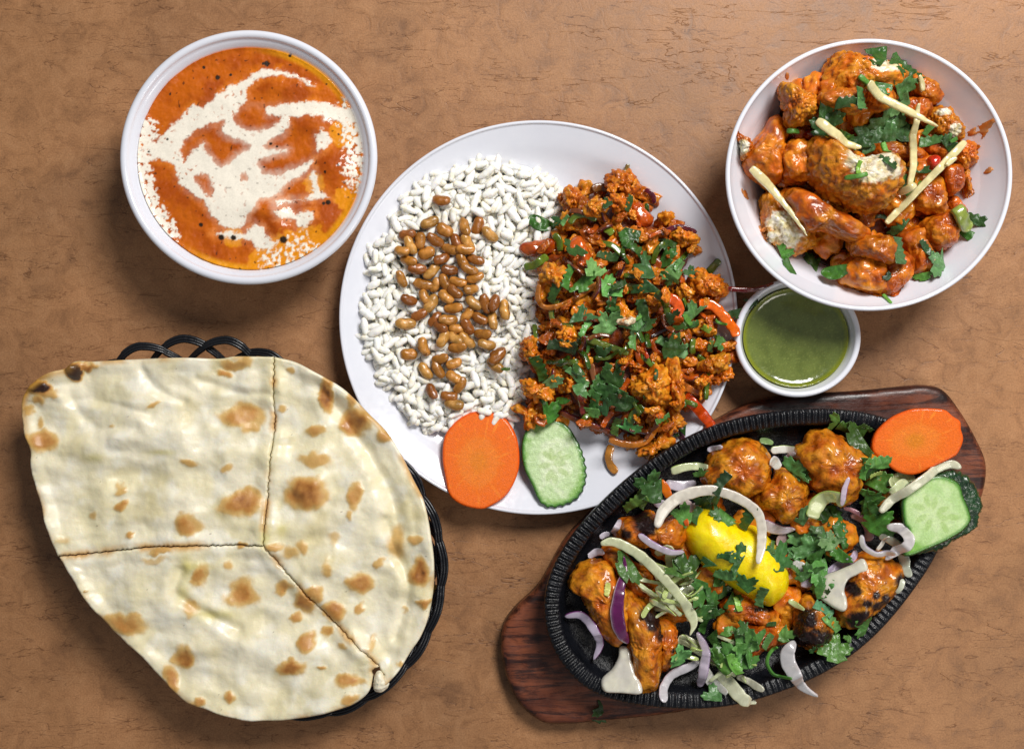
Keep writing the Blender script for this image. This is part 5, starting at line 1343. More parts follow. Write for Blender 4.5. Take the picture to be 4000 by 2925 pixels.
# ================================================================== SIZZLER
def build_sizzler():
    bp = V([(1300,1135),(1245,1195),(1190,1290),(1140,1340),(1112,1378),(1105,1425),(1115,1485),(1142,1548),(1185,1588),(1230,1599),(1350,1590),(1500,1572),(1650,1535),(1780,1480),(1900,1395),(1990,1300),(2060,1215),(2120,1160),(2160,1115),(2176,1070),(2178,1020),(2155,965),(2120,905),(2085,862),(2048,850),(2010,851),(1900,862),(1790,868),(1720,874),(1640,897),(1565,936),(1450,990)])
    # keep the lower right edge of the board hidden under the iron, as in the photograph
    bt = .015
    poly = crom(WA(bp, bt), 400, True)
    v, f, _ = field(poly, .0022, lambda P, d: bt + .0006 * fbm(P * 40, 2), lambda P, d: np.full(len(P), .0005), .004, .0035)
    root = put('wooden_serving_board', v, f, None, WOOD)
    tag(root, 'dark stained wooden board with rounded ends under the iron sizzler pan', 'serving board'); LM.append((*V.p(1180, 1500), 'wooden board'))
    rim = [(1196,1340),(1199,1301),(1211,1262),(1227,1231),(1269,1167),(1318,1116),(1360,1073),(1400,1040),(1450,1003),(1500,970),(1550,946),(1600,928),(1660,914),(1720,906),(1800,900),(1870,902),(1935,912),(1990,930),(2040,962),(2078,1010),(2096,1070),(2096,1140),(2077,1215),(2035,1278),(1972,1363),(1893,1440),(1798,1499),(1723,1528),(1650,1552),(1580,1565),(1500,1566),(1423,1560),(1336,1544),(1283,1519),(1248,1482),(1212,1425),(1200,1385)]
    ztop = .041
    n = 1760
    ring = crom(WA(V(rim), ztop), n, True)
    # a little smoothing of the traced outline
    for _ in range(60): ring = (np.roll(ring, 6, 0) + 2 * ring + np.roll(ring, -6, 0)) / 4
    T = np.roll(ring, -4, 0) - np.roll(ring, 4, 0); T /= np.linalg.norm(T, axis=1)[:, None]; Nn = np.stack([-T[:, 1], T[:, 0]], 1)
    cen = ring.mean(0)
    if ((ring + Nn * .01 - cen) ** 2).sum() > ((ring - cen) ** 2).sum(): Nn = -Nn
    s = np.arange(n)
    rib = (.5 - .5 * np.cos(s * 2 * math.pi / 10)) ** .7
    ang = np.arctan2(ring[:, 1] - cen[1], ring[:, 0] - cen[0])
    worn = ss(-.35, .35, np.sin(ang - 1.1)) * .6 + .4      # ribs are cast deeper on the far side
    prof = [(.012, .016, 0), (.006, .018, 0), (.0015, .030, 0), (0, .037, 0), (.0003, .0398, .3), (.0012, .0412, .8), (.003, .0416, 1), (.005, .0414, 1), (.007, .0408, 1), (.0088, .0400, .8), (.0100, .0385, .2), (.0108, .0350, 0), (.0118, .0300, 0), (.0150, .0255, 0), (.021, .0238, 0), (.030, .0232, 0)]
    v = []
    for off, z, rk in prof:
        q = ring + Nn * (off)
        v.append(np.column_stack([q, np.full(n, z) - .0019 * rk * rib * worn + rk * .0004 * fbm(q * 500, 2)]))
    v = np.vstack(v); m = len(prof)
    f = [(i * n + k, i * n + (k + 1) % n, (i + 1) * n + (k + 1) % n, (i + 1) * n + k) for i in range(m - 1) for k in range(n)]
    f.append(tuple((m - 1) * n + k for k in range(0, n))); f.append(tuple(range(n))[::-1])
    hput(v[10 * n:])
    o = put('iron_sizzler_pan', v, f, None, IRON); tag(o, 'black cast iron oval sizzler pan with a ribbed rim', 'sizzler pan'); LM.append((*V.p(1400, 1550), 'iron pan'))
    inner = ring[::8] + Nn[::8] * .012
    hput_xy(lambda P: np.where(inside(P, inner), .0236, 0))
    hput_xy(lambda P: np.where(inside(P, ring[::8]) & ~inside(P, ring[::8] + Nn[::8] * .0105), .0412, 0))
    ctr = (1660, 1230)

    bit = variants('sizzler_chunk', lambda k: blob(k, h=.8, amp=.14, freq=2.6, lumpy=.08, lf=2.2, nr=13, na=32, colf=lambda v: col_masala(v * 1.1, k * 3.1 + 1, char=.14, gold=.55, red=.45)), 7)
    CH = dict(amp=.0034, freq=120, lumpy=.0004, lfreq=100, nr=26, na=96, octv=5, dome=.45, flat=3.0, sink=.4, fine=.0012)
    def ck(s, g=.6, r_=.4, ch=.10, spots=()):
        SPT = [(WA([p], .045)[0], rr) for p, rr in spots]
        def cf(v):
            col = col_masala(v * .6, s, char=ch, gold=g + .1, red=r_ + .35) * np.array([.95, .94, .8])
            fl = ss(.26, .44, fbm(v * 420 + s * 3, 3)); col = col * (1 - fl[:, None] * .65)
            for cpt, rr in SPT:
                q = np.hypot(*(v[:, :2] - cpt).T) / rr + .45 * fbm(v * 300, 3)
                col = mixc(col, c(34, 14, 12), ss(1.1, .6, q))
            return col
        return cf
    # hidden filler so the heap has body
    for i, (x, y) in enumerate([(1480,1200),(1560,1290),(1660,1150),(1760,1260),(1840,1180),(1620,1390),(1500,1330),(1700,1400),(1560,1130),(1780,1130),(1870,1280),(1420,1290),(1660,1280),(1740,1340)]):
        p = V.p(x, y); s = rs.uniform(.026, .034)
        o = drop(bit, 'sizzler_chicken_chunk', p[0], p[1], (s, s * .85, s * .6), MASALA, sink=.3, pct=40, flat=.15)
        tag(o, None, 'chicken piece', 'half buried chicken chunks in the sizzler pan'); AUTO.append((o, p[0], p[1], ('half buried grilled chicken chunk', None)))
    LU = [
      (K, [(880,830),(1000,800),(1120,800),(1260,850),(1250,950),(1150,1000),(1000,1150),(930,1100),(900,950)], 13, ck(9, .2, .9, .3), 'dark charred chicken strip under the coriander at the bottom', 'dark bottom strip'),
      (K, [(740,600),(850,540),(1000,560),(1150,640),(1270,700),(1250,790),(1100,800),(960,770),(800,750)], 15, ck(8, .3, .7, .25), 'deep brown chicken piece under the lemon', 'dark chicken under lemon'),
      (Hc, [(735,385),(850,400),(960,500),(1060,540),(1070,650),(980,690),(880,640),(780,520)], 16, ck(12, .3, .7, .15), 'brown chicken piece between the two left pieces', None),
      (Hc, [(805,280),(850,215),(930,185),(1030,155),(1110,230),(1200,180),(1275,240),(1265,330),(1190,395),(1080,380),(950,370),(840,340)], 22, ck(1, .5, .5, .08, [(Hc.p(985,215), .0085), (Hc.p(1010,260), .006), (Hc.p(880,300), .004)]), 'orange chicken piece with a burnt black spot, left of the lemon', 'burnt spot chicken'),
      (Hc, [(515,590),(540,545),(610,480),(700,455),(770,465),(810,540),(880,610),(950,700),(935,830),(870,960),(830,1010),(760,960),(690,870),(630,760),(590,660),(535,640)], 22, ck(2, .65, .35, .10), 'long golden chicken piece at the left end of the pan', 'long left chicken'),
      (Hc, [(1060,850),(1110,815),(1160,822),(1192,900),(1197,1050),(1160,1120),(1100,1160),(1080,1060)], 18, ck(4, .5, .4, .08), 'short rounded chicken piece beside the long one', 'short left chicken'),
      (Hc, [(860,690),(930,680),(1000,745),(1080,820),(1122,930),(1095,1020),(1092,1150),(1060,1270),(990,1302),(930,1250),(912,1100),(885,980)], 24, ck(3, .62, .35, .08, [(Hc.p(1050,850), .007), (Hc.p(1105,930), .005), (Hc.p(1000,800), .005)]), 'chicken strip with a black seared edge at the lower left', 'seared edge chicken'),
      (I, [(640,660),(720,600),(820,530),(950,493),(1080,528),(1160,610),(1205,700),(1195,850),(1150,960),(1040,1020),(900,1050),(700,950),(568,900),(595,780)], 26, ck(5, .6, .4, .04), 'biggest golden brown tikka piece, top of the pan', 'big golden tikka'),
      (I, [(1195,900),(1270,790),(1310,760),(1400,830),(1530,925),(1515,1100),(1440,1240),(1300,1292),(1220,1190),(1090,1130),(1040,1050),(1100,950)], 22, ck(6, .6, .45, .08), 'round golden tikka piece touching the biggest one', 'round golden tikka'),
      (J, [(0,600),(70,545),(100,480),(200,438),(330,488),(420,540),(560,590),(650,640),(600,720),(500,800),(500,890),(430,1000),(330,1010),(200,930),(115,880),(105,780),(20,700)], 26, ck(7, .62, .45, .06), 'orange tikka piece with yellow tip at the top right', 'yellow tipped tikka'),
      (J, [(600,700),(700,740),(760,860),(740,1000),(640,1040),(560,980),(540,830)], 16, ck(14, .4, .5, .1), 'orange chicken piece under the coriander beside the carrot', None),
      (J, [(735,1040),(790,1020),(870,1060),(878,1115),(838,1185),(760,1192),(715,1100)], 13, ck(10, .4, .5, .1, [(J.p(820,1065), .010)]), 'small charred chicken end next to the cucumber', 'charred chicken end'),
      (L, [(15,640),(80,565),(180,595),(245,680),(265,800),(255,880),(170,945),(60,935),(0,860),(-10,720)], 22, ck(13, .55, .4, .10, [(L.p(90,740), .0075), (L.p(60,880), .010), (L.p(190,880), .009)]), 'blocky orange chicken cube with seared lower edge', 'blocky chicken cube'),
      (L, [(370,330),(430,295),(560,288),(640,282),(672,330),(765,385),(760,450),(710,540),(620,640),(520,725),(400,805),(320,785),(265,700),(300,550),(345,450)], 26, ck(11, .7, .35, .06, [(L.p(395,525), .0055), (L.p(735,470), .0055), (L.p(620,600), .005), (L.p(560,640), .0045), (L.p(480,620), .004), (L.p(470,700), .004), (L.p(430,745), .008), (L.p(545,560), .003)]), 'bright orange spotted chicken fillet at the lower right', 'spotted fillet'),
    ]
    for i, (cr, pts, h, cf, label, lm) in enumerate(LU):
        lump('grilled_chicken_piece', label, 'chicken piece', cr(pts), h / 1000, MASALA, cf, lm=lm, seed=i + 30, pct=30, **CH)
    # lower salad: cabbage and onion tangle
    WH, LI, PUR, CAB, CABG = c(236, 236, 224), c(220, 210, 224), c(98, 24, 84), c(214, 222, 176), c(170, 192, 104)
    S1 = [
      (I, [(280,800),(420,762),(600,752)], [80,80,60], 3, CAB, CABG, 0, 'pale green cabbage strip left of the biggest tikka', 'cabbage strip by tikka'),
      (I, [(1200,612),(1300,600),(1410,600)], [70,80,70], 3, WH, CABG, 5, 'white and green onion piece between the two top tikkas', 'top onion piece'),
      (I, [(1180,690),(1240,720),(1290,780)], [90,100,80], 2, WH, LI, 10, 'translucent onion piece right of the biggest tikka', None),
      (I, [(1390,620),(1350,690),(1340,760)], [60,60,50], 2, LI, None, 20, 'thin onion piece below the top onion', None),
      (I, [(1105,520),(1160,525),(1235,548)], [50,70,40], 2, c(150,184,120), c(70,120,60), 0, 'small green pepper bit above the onions', None),
      (I, [(640,620),(700,595),(760,575)], [50,50,40], 2, LI, None, 0, 'lilac onion tip behind the biggest tikka', None),
      (I, [(240,920),(380,940),(520,910)], [100,90,60], 2, LI, None, 0, 'translucent onion sheet below the cabbage strip', None),
      (I, [(120,1010),(180,1100),(260,1130)], [80,100,80], 2, LI, None, 10, 'translucent onion sheet left of the carrot sliver', None),
      (I, [(175,890),(230,960),(275,1050)], [80,90,80], 3, c(232,120,20), c(226,92,14), 10, 'orange carrot sliver near the upper left rim', 'carrot sliver'),
      (I, [(390,1190),(410,1240),(430,1310)], [50,50,30], 3, c(224,96,24), c(210,80,14), 30, 'second carrot sliver beside the lemon', None),
      (I, [(380,1080),(460,1140),(530,1110)], [100,120,70], 2, c(216,190,188), None, 10, 'pinkish onion layer under the wide onion arc', None),
      (I, [(1110,1265),(1230,1330),(1330,1350),(1430,1335)], [100,110,90,40], 3, c(206,194,204), c(150,110,130), 20, 'lilac onion wedge right of the lemon', 'lilac onion wedge'),
      (I, [(1250,1420),(1330,1450),(1360,1490)], [120,160,120], 3, c(176,150,150), c(140,100,110), 0, 'shaded onion layer right of the lemon', None),
      (Hc, [(640,440),(690,410),(735,400)], [40,50,40], 2, LI, c(150,120,170), 0, 'lilac onion corner beside the left rim', None),
      (Hc, [(790,290),(810,240),(840,200)], [40,50,40], 2, LI, None, 30, 'glassy onion edge against the upper left rim', None),
      (Hc, [(715,325),(745,305),(780,300)], [30,36,30], 2, LI, None, 0, 'lilac onion end at the left', None),
      (Hc, [(1060,420),(1120,370),(1150,440),(1160,520)], [60,80,90,60], 2, CAB, CABG, 30, 'crinkled cabbage leaf edge left of the lemon', 'crinkled cabbage'),
      (K, [(120,340),(220,300),(330,330),(430,300),(520,240)], [80,110,110,120,80], 2.4, CAB, CABG, 25, 'ruffled pale cabbage piece below the lemon, upper one', 'ruffled cabbage'),
      (K, [(130,470),(250,430),(370,400),(480,430)], [120,130,110,60], 2.4, CAB, CABG, 30, 'ruffled light green cabbage piece, middle one', None),
      (K, [(85,575),(220,560),(400,510),(560,470)], [60,110,130,110], 3, c(222,226,196), CABG, 10, 'white and green cabbage rib below the ruffled pieces', 'cabbage rib'),
      (K, [(130,650),(220,640),(330,600)], [90,90,60], 2.4, CAB, CABG, 20, 'frilly cabbage end beside the left chicken', None),
      (K, [(330,900),(480,970),(620,1040),(700,1170)], [100,100,90,80], 3, c(206,208,170), CABG, 10, 'pale cabbage strip at the lower middle', 'lower cabbage strip'),
      (K, [(700,1210),(800,1310),(880,1400),(960,1460),(1050,1495)], [110,130,130,110,30], 3.4, c(228,230,196), c(200,210,140), 8, 'cream coloured cabbage strip reaching over the lower rim', 'cream cabbage strip'),
      (K, [(870,1240),(980,1290),(1090,1340)], [60,70,60], 3, c(222,220,196), c(200,206,150), 20, 'thin white cabbage stick above the lower rim', None),
      (K, [(560,1180),(640,1290),(760,1370)], [120,100,60], 2.4, c(206,204,198), None, 10, 'translucent onion layer under the cream cabbage strip', None),
      (Hc, [(1100,1315),(1105,1250),(1160,1165),(1270,1115),(1330,1080)], [60,60,60,60,40], 3, c(208,204,210), LI, 15, 'curved whitish onion slice at the lower rim', 'curved onion slice'),
      (J, [(130,1110),(170,1010),(240,945),(310,950),(330,1010)], [110,130,130,110,60], 3, c(206,216,160), c(150,176,84), 25, 'large pale green rolled cabbage piece right of centre', 'rolled cabbage'),
      (J, [(650,830),(760,800),(870,810)], [70,110,80], 3, c(216,226,170), CABG, 5, 'pale green cabbage piece beside the carrot slice', None),
      (J, [(740,940),(800,870),(860,830)], [110,110,60], 3, c(218,228,180), CABG, 5, 'light green cabbage flap over the cucumber', 'cabbage flap'),
      (J, [(860,910),(920,1020),(960,1110)], [120,110,80], 2.6, c(206,222,160), CABG, 5, 'pale cabbage strip lying on the cucumber slice', None),
      (J, [(440,1090),(530,1130),(580,1210),(560,1290)], [60,70,90,70], 3, c(190,172,180), c(140,110,130), 40, 'greyish lilac onion layer right of centre', None),
      (J, [(620,1230),(740,1290),(800,1400),(810,1530)], [60,80,90,70], 3, c(190,196,178), c(160,170,140), 35, 'grey green onion ring part beside the spotted fillet', None),
      (J, [(590,1340),(630,1290),(655,1220)], [30,40,30], 2, WH, None, 30, 'short white onion piece inside the ring', None),
      (J, [(800,1560),(780,1620),(750,1670)], [40,40,30], 2.6, c(206,212,190), None, 20, 'pale onion tip at the lower right rim', None),
      (K, [(1410,240),(1480,280),(1560,290)], [90,120,80], 3, c(214,214,206), None, 5, 'white onion piece right of the lemon', None),
      (K, [(1690,340),(1800,250),(1900,170),(1960,100)], [90,90,80,60], 3, c(190,176,200), c(150,120,170), 15, 'lilac onion strip above the flat white piece', 'lilac strip'),
      (K, [(1400,600),(1450,630),(1520,665)], [40,60,30], 3, c(206,222,160), CABG, 10, 'light green cabbage tip at the foot of the lemon', None),
      (K, [(1245,980),(1175,1070),(1165,1160),(1230,1250),(1360,1255)], [34,34,38,40,44], 2.4, c(84,140,58), c(60,110,40), 50, 'green hooked coriander stalk at the lower rim', 'hooked stalk'),
    ]
    def run(S):
        for cr, pts, w, th, col, ec, roll, label, lm in S:
            nm = 'cabbage_strip' if 'cabbage' in label else 'carrot_strip' if 'carrot' in label else 'pepper_piece' if 'pepper' in label else 'coriander_stalk' if 'stalk' in label else 'onion_slice'
            cat = {'cabbage_strip': 'cabbage', 'carrot_strip': 'carrot', 'pepper_piece': 'green pepper', 'onion_slice': 'onion', 'coriander_stalk': 'herb stalk'}[nm]
            strip(nm, label, cat, cr(pts), [q * cr.k * .96 for q in w], th / 1000 * .5, col, ec, ONION if nm != 'coriander_stalk' else LEAF, roll=roll, lm=lm, edge_side=rs.choice([-1, 1]), stiff=.55, lift=.0008, noise_w=.18 if nm == 'cabbage_strip' else .1, wave=.25 if nm == 'cabbage_strip' else .06, taper=.3 if nm == 'onion_slice' else .6)
    run(S1)
    for i in range(38):
        x, y = (rs.uniform(90, 600), rs.uniform(230, 700)) if i < 26 else (rs.uniform(380, 1000), rs.uniform(900, 1250))
        a = rs.uniform(-.9, .9); L_ = rs.uniform(90, 190); b = a + rs.uniform(-.7, .7)
        strip('cabbage_strip', None, 'cabbage', K([(x - math.cos(a) * L_, y - math.sin(a) * L_), (x, y), (x + math.cos(b) * L_, y + math.sin(b) * L_)]), rs.uniform(30, 56) * K.k, .0010, (CAB, c(206, 214, 170), c(190, 206, 130))[i % 3], CABG, ONION,
              roll=rs.uniform(0, 60), wave=.5, stiff=.4, lift=.001, noise_w=.3, taper=.5, auto=('shredded pale green cabbage strip', None))
    leaves(K, [(340,300,200,0,1,c(60,104,52)),(430,300,240,30,1,c(54,98,50)),(590,450,250,60,1,c(56,110,56)),(640,560,260,20,1,c(58,114,60)),(600,650,280,-30,1,c(52,104,54)),(660,730,220,10,1,c(48,98,50)),(590,800,170,70,2,c(50,100,48)),(720,330,190,0,1,c(54,104,56)),
                (800,840,130,0,1,c(88,150,76)),(640,930,180,80,1,c(48,96,44)),(700,1000,170,20,1,c(54,104,50)),(800,1060,300,-20,0,c(66,120,62)),(900,920,200,40,1,c(60,110,60)),(1030,1000,270,10,1,c(80,138,74)),(900,1110,230,-40,1,c(62,118,60)),(1120,900,170,0,1,c(44,92,42)),(1180,960,150,60,2,c(70,120,64)),(1320,890,150,0,1,c(64,112,58)),
                (740,1150,250,-45,2,c(90,156,66)),(860,1160,200,-60,2,c(80,142,60)),(850,580,170,20,1,c(60,112,52)),(900,610,120,-70,2,c(110,164,70)),(760,490,160,0,1,c(50,96,50)),(1020,1130,160,0,1),(950,800,120,40,1,c(44,86,44)),(1210,800,100,0,2,c(40,80,40))])
    # lemon
    lo = K([(428,-16),(445,-80),(470,-126),(560,-206),(640,-250),(740,-240),(860,-160),(960,-95),(1050,-70),(1150,-60),(1240,20),(1340,130),(1410,240),(1460,400),(1455,520),(1400,620),(1290,705),(1210,690),(1090,630),(960,550),(820,460),(680,350),(550,230),(470,110)])
    lp = crom(WA(lo, .062), 240, True); g0 = float(np.percentile(hz(lp * .6 + lp.mean(0) * .4), 82)) + .003
    bx = WA(K([(780, 60), (1150, 350)]), .062)
    def lz(P, d):
        a_ = np.exp(-((P - bx[0]) ** 2).sum(1) / .016 ** 2) + np.exp(-((P - bx[1]) ** 2).sum(1) / .018 ** 2)
        return g0 + .016 * (1 - np.exp(-d / .0060)) + .0035 * np.minimum(a_, 1) + .0004 * fbm(P * 170, 3)
    v, f, cl = field(lp, .0009, lz, lambda P, d: np.full(len(P), g0 - .014), .004, .004, lambda P, d: mixc(c(252, 226, 4), c(240, 206, 2), ss(-.2, .3, fbm(P * 120, 3))))
    o = put('lemon_wedge', v, f, cl, LEMON); tag(o, 'bright yellow lemon wedge lying peel up in the middle of the sizzler pan', 'lemon'); LM.append((*K.p(950, 230), 'lemon wedge'))
    # carrot and cucumber slices leaning on the rim
    w0 = WA(J([(945, 530)]), .056)[0]
    slice_round('carrot_slice', 'large thin orange carrot slice lying over the upper right rim of the iron pan', 'carrot slice', J([(608,560),(640,460),(740,360),(860,300),(960,282),(1130,290),(1200,340),(1255,380),(1262,440),(1278,520),(1240,620),(1190,660),(1050,730),(950,780),(860,785),(780,755),(700,690),(625,630)]), .0042,
                carrot_cols(w0[0], w0[1], .030, .022, 8, 1.6), CARROT, .0470, 'sizzler carrot slice', skinf=c(240, 86, 4), tilt=(.10, .02))
    # dark bumpy cucumber skin, then the cut face
    sk = crom(J([(1060,800),(1150,755),(1230,748),(1320,790),(1400,880),(1425,950),(1455,1030),(1415,1100),(1405,1180),(1320,1245),(1220,1290),(1130,1350),(1010,1380),(900,1390),(860,1300),(900,1000)]), 160, True)
    jag = np.array([q + (q - sk.mean(0)) / np.linalg.norm(q - sk.mean(0)) * rs.uniform(-3, 6) for q in sk])
    face = J([(850,1150),(838,1000),(890,880),(1000,830),(1100,805),(1185,822),(1255,870),(1285,960),(1322,1050),(1335,1130),(1280,1205),(1160,1280),(1000,1352),(900,1390),(842,1378),(862,1280),(880,1200)])
    zc0 = .0445
    cenf = WA(face, zc0 + .008).mean(0)
    root = empty('cucumber_slice', (cenf[0], cenf[1], zc0)); tag(root, 'thick cucumber slice with dark knobbly skin at the right end of the iron pan', 'cucumber slice'); LM.append((*J.p(1100, 1080), 'sizzler cucumber slice'))
    pj = WA(jag, zc0 + .003); cj = pj.mean(0)
    dark = lambda P, d: mixc(c(26, 66, 30), c(14, 42, 20), ss(-.2, .3, fbm(P * 160, 2)))
    v, f, cl = field(pj, .0009, lambda P, d: zc0 + .0050 - .05 * (P[:, 0] - cj[0]) + .0016 * fbm(P * 260, 3), lambda P, d: zc0 - .001 - .05 * (P[:, 0] - cj[0]), .004, .0045, dark)
    put('skin', v, f, cl, CUKE, root)
    pf = crom(WA(face, zc0 + .009), 200, True); pf = pf.mean(0) + (pf - pf.mean(0)) * 1.05
    v, f, cl = field(pf, .0008, lambda P, d: zc0 + .0088 + .02 * (P[:, 0] - cj[0]), lambda P, d: zc0 + .001 + .0 * P[:, 0], .0016, .0012, (lambda g_: lambda P, d: g_(P, d) * np.array([.86, .95, .74]))(cuke_cols(cenf + np.array([0, .002]), .036, .026, -28)))
    put('flesh', v, f, cl, CUKE, root)
    # top layer of onions
    S2 = [
      (I, [(125,1290),(180,1150),(300,1035),(450,975),(620,955),(800,1000),(950,1080),(1045,1180),(1075,1330),(1050,1480),(1015,1600)], [110,110,110,110,100,96,92,96,90,84,70], 4, c(226,218,204), c(206,196,196), 18, 'widest white onion arc curling over the lemon', 'wide onion arc'),
      (Hc, [(712,345),(800,335),(930,400),(1050,500),(1150,610),(1230,710),(1290,830),(1270,915)], [56,66,68,66,64,62,70,16], 4, c(212,216,176), c(190,202,140), 14, 'longest pale green white onion strip left of the lemon', 'longest white strip'),
      (Hc, [(870,440),(872,540),(835,650),(818,790),(845,910),(895,990)], [14,44,66,88,84,50], 5, PUR, c(214,200,214), 10, 'deep purple onion slice on the long left chicken', 'purple onion slice'),
      (Hc, [(958,300),(1050,365),(1150,408),(1250,415)], [36,44,44,26], 3, c(206,194,208), c(160,130,180), 20, 'thin lilac onion strip touching the lemon tip', 'lilac strip by lemon'),
      (Hc, [(492,808),(590,800),(660,860),(712,975),(675,1082)], [36,60,60,54,20], 3, c(206,192,214), c(120,50,120), 25, 'lilac onion crescent at the far left inside the pan', 'far left onion crescent'),
      (Hc, [(1318,905),(1360,1000),(1345,1130),(1335,1245)], [30,58,66,50], 4, c(196,184,200), c(150,130,160), 30, 'upright lilac onion strip below the longest strip', 'upright lilac onion'),
      (K, [(1395,920),(1325,1010),(1330,1120),(1390,1240),(1480,1350),(1605,1420)], [70,130,140,110,70,24], 5, c(190,188,190), c(214,206,210), 20, 'glassy onion slice hanging over the lower rim', 'hanging onion slice'),
      (K, [(1485,400),(1530,412),(1590,410)], [90,100,90], 5, c(206,196,216), None, 0, 'small square of lilac onion right of the lemon', 'square onion bit'),
      (J, [(640,1062),(720,975),(820,890),(940,805),(1060,740),(1170,700),(1250,728)], [70,72,72,72,70,66,60], 4, c(224,224,196), c(206,212,160), 12, 'long white onion strip lying across the cucumber', 'strip across cucumber'),
      (J, [(412,800),(375,900),(358,1020)], [26,44,30], 3, c(206,190,206), c(110,40,130), 20, 'short onion strip with violet edge on the right tikka', 'violet edged onion'),
      (J, [(370,1030),(470,1065),(560,1130),(605,1210)], [30,36,36,30], 3, c(176,130,140), c(120,60,100), 30, 'pinkish onion sliver below the violet edged one', None),
      (J, [(735,1190),(840,1205),(872,1290),(805,1370),(725,1445)], [60,84,80,74,30], 4, c(220,214,214), c(190,184,196), 25, 'curled white onion ring by the cucumber', 'curled onion ring'),
      (J, [(480,1225),(495,1310),(590,1368),(710,1345)], [40,42,46,50], 4, c(216,212,210), c(180,170,190), 30, 'thin white onion crescent above the spotted fillet', 'thin onion crescent'),
    ]
    run(S2)
    for cr, pts, h, lb, lm in [(K, [(1675,560),(1730,610),(1800,655),(1860,674),(1900,640),(1903,560),(1888,480),(1930,385),(2010,340),(2096,290),(2062,195),(1960,255),(1850,310),(1730,370),(1700,480)], 5, 'flat Y-shaped white onion piece on the spotted fillet', 'flat white piece'),
                               (Hc, [(852,1038),(912,1045),(925,1120),(945,1180),(975,1240),(972,1302),(850,1306),(745,1302),(733,1235),(800,1170),(840,1100)], 5, 'broad white onion base lying on the lower left rim', 'broad white onion base')]:
        P = crom(WA(cr(pts), .05), 160, True); base = float(np.percentile(hz(P), 70)) + .001
        co = {}
        def zt(Q, d):
            z = hz(Q); X = np.column_stack([Q - Q.mean(0), np.ones(len(Q))]); k = np.linalg.lstsq(X, z, rcond=None)[0]; k[:2] = np.clip(k[:2], -.4, .4); pl = X @ k
            pl += np.percentile(z - pl, 85); co['z'] = pl + .0045 + .0006 * fbm(Q * 120, 2); return co['z']
        v, f, cl = field(P, .0009, zt, lambda Q, d: co['z'] - .0042, .0025, .0022, lambda Q, d: mixc(c(226, 222, 204), c(210, 206, 196), ss(-.2, .3, fbm(Q * 90, 3))))
        o = put('onion_piece', v, f, cl, ONION); tag(o, lb, 'onion'); cp = np.mean(np.array(cr(pts)), 0); LM.append((cp[0], cp[1], lm))
    leaves(I, [(80,930,240,-20,1,c(50,98,54)),(40,1060,190,70,2,c(96,146,70)),(10,1000,120,60,2,c(140,176,90)),(345,1190,190,60,0,c(70,126,62)),(600,1060,190,10,1,c(48,92,46)),(700,1040,160,0,1,c(44,86,42)),(755,930,230,60,2,c(44,82,52)),(940,1200,240,75,2,c(50,100,54)),(810,1240,210,-60,1,c(68,128,62)),(720,1190,130,0,1,c(46,90,46)),
               (1450,790,180,-60,1,c(64,116,62)),(560,820,110,10,1,c(62,108,52)),(520,1210,150,60,2,c(50,96,48)),(1830,340,170,50,1,c(70,116,52))])
    leaves(K, [(655,230,170,60,1,c(52,104,62)),(800,350,230,-5,2,c(76,128,80)),(920,190,260,80,1,c(44,94,50)),(770,180,110,0,2,c(50,108,56)),(965,430,190,30,1,c(56,112,60)),(1120,550,190,82,2,c(88,142,90)),(1290,190,240,-25,0,c(48,100,56)),(1230,90,110,80,2,c(60,100,50)),(1430,290,140,-40,2,c(62,110,58)),
               (1500,120,300,0,1,c(74,132,82)),(1470,40,200,60,0,c(82,140,90)),(1620,60,200,20,1,c(60,112,62)),(1600,350,260,70,1,c(62,120,66)),(1650,470,190,0,1,c(66,122,66)),(1730,150,220,-10,1,c(54,104,50)),(1690,660,190,-35,2,c(70,128,100)),(1770,790,260,-50,2,c(96,158,94)),(1810,1020,250,0,0,c(84,142,66)),(1900,890,90,0,1,c(70,120,60)),
               (2060,810,190,60,1,c(70,128,66)),(380,1090,170,10,1,c(86,152,96)),(660,1470,180,80,1,c(56,106,62)),(1600,1035,70,0,1),(1760,500,60,0,1,c(50,84,40))])
    leaves(J, [(400,440,250,-15,2,c(52,90,38)),(480,490,230,-60,1,c(44,80,34)),(560,430,100,-30,2,c(60,100,44)),(520,660,230,70,1,c(70,128,66)),(620,700,250,5,2,c(78,138,74)),(520,760,120,80,2),(600,860,230,30,1,c(84,144,66)),(560,920,240,60,1,c(72,130,56)),(560,1000,190,-60,1,c(70,128,60)),(640,1060,180,-50,2,c(60,116,54)),(690,1160,200,-40,0,c(64,128,52)),(590,780,100,20,2,c(170,206,120)),
               (15,750,170,-50,1,c(56,110,62)),(280,1060,190,20,1,c(40,86,40)),(330,1120,210,-70,2,c(50,104,50)),(60,1130,160,0,1,c(90,144,96)),(100,1250,230,10,0,c(84,140,92)),(130,1330,230,30,0,c(80,138,86)),(210,1190,150,0,1,c(74,116,76)),(290,1290,140,10,0,c(110,158,112)),(370,1260,230,-70,2,c(56,116,56)),(360,1370,150,0,1,c(60,120,50)),(200,1390,170,0,1,c(54,108,50)),(160,1480,190,80,1,c(66,122,66)),(130,1540,170,20,1,c(60,112,60))])
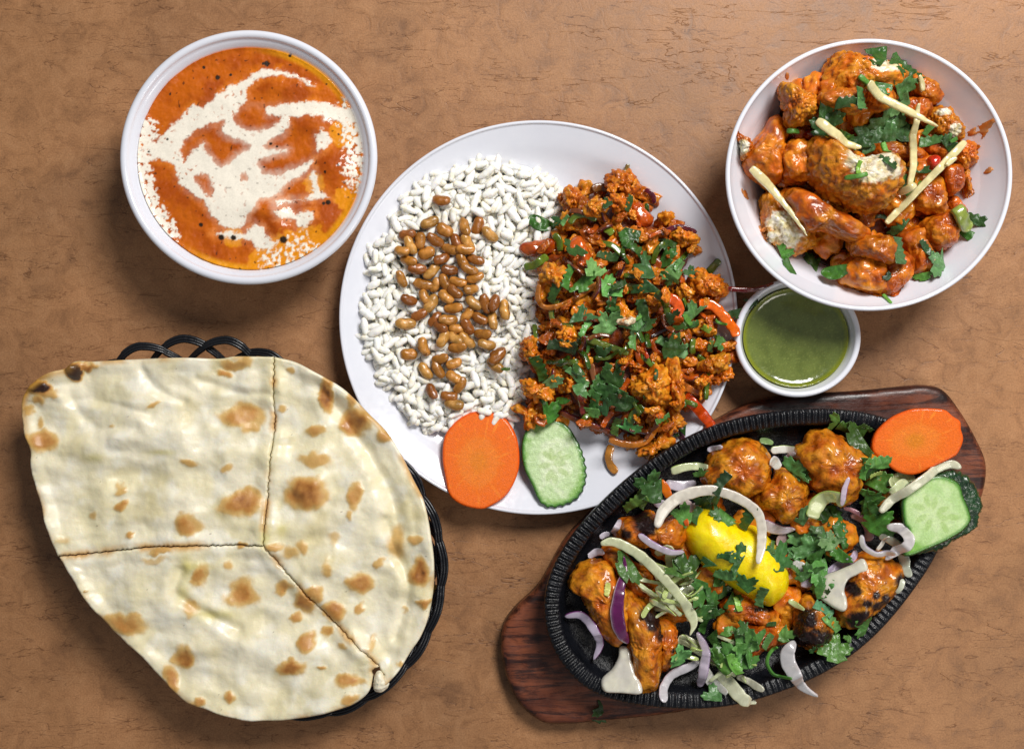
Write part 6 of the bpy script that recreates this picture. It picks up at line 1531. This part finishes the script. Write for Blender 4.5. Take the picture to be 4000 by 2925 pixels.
    leaves(Hc, [(905,500,170,-60,1,c(64,108,56)),(1210,1070,130,10,1,c(80,142,86)),(765,650,80,80,2,c(180,200,120)),(1060,20,180,-20,1,c(46,90,50)),(930,100,180,40,2,c(96,142,66))])
    leaf(*Hc.p(700, 1380), 150 * Hc.k, -40, 1, c(44, 76, 44))
    leaf(*Hc.p(745, 1400), 110 * Hc.k, 20, 1, c(40, 70, 42))
build_sizzler()

# ================================================================== WORDING OF THE SMALL THINGS
def word_all():
    def dirn(dx, dy):
        if math.hypot(dx, dy) < 30: return 'on'
        a = math.degrees(math.atan2(-dy, dx)) % 360
        return ['right of', 'above right of', 'above', 'above left of', 'left of', 'below left of', 'below', 'below right of'][int((a + 22.5) // 45) % 8]
    used = set(o['label'] for o in bpy.data.objects if 'label' in o)
    def free(s): return s not in used and len(s.split()) <= 16
    for o, x, y, (what, where) in AUTO:
        nb = sorted(LM, key=lambda l: math.hypot(l[0] - x, l[1] - y))[:7]
        opts = []
        for a in nb[:3]:
            opts.append(f'{what} {dirn(x - a[0], y - a[1])} the {a[2]}')
        for i in range(5):
            for j in range(len(nb)):
                if i != j: opts.append(f'{what} {dirn(x - nb[i][0], y - nb[i][1])} the {nb[i][2]}, toward the {nb[j][2]}')
        lab = next((s for s in opts if free(s)), None)
        if lab is None:
            for pre in ('upper', 'lower', 'paler', 'darker', 'outer', 'inner'):
                lab = next((pre + ' ' + s for s in opts if free(pre + ' ' + s)), None)
                if lab: break
        used.add(lab); o['label'] = lab
    if PATCH:
        ys = np.array([q[2] for q in PATCH]); xs = np.array([q[1] for q in PATCH])
        y0, y1, x0, x1 = ys.min(), ys.max(), xs.min(), xs.max()
        for o, x, y in PATCH:
            r = ['top', 'upper', 'upper middle', 'middle', 'lower middle', 'lower', 'bottom'][min(6, int((y - y0) / (y1 - y0 + 1) * 7))]
            cl = ['left edge', 'left part', 'centre', 'right part', 'right edge'][min(4, int((x - x0) / (x1 - x0 + 1) * 5))]
            o['label'] = f'roasted brown bean at the {r} {cl} of the bean patch'
word_all()
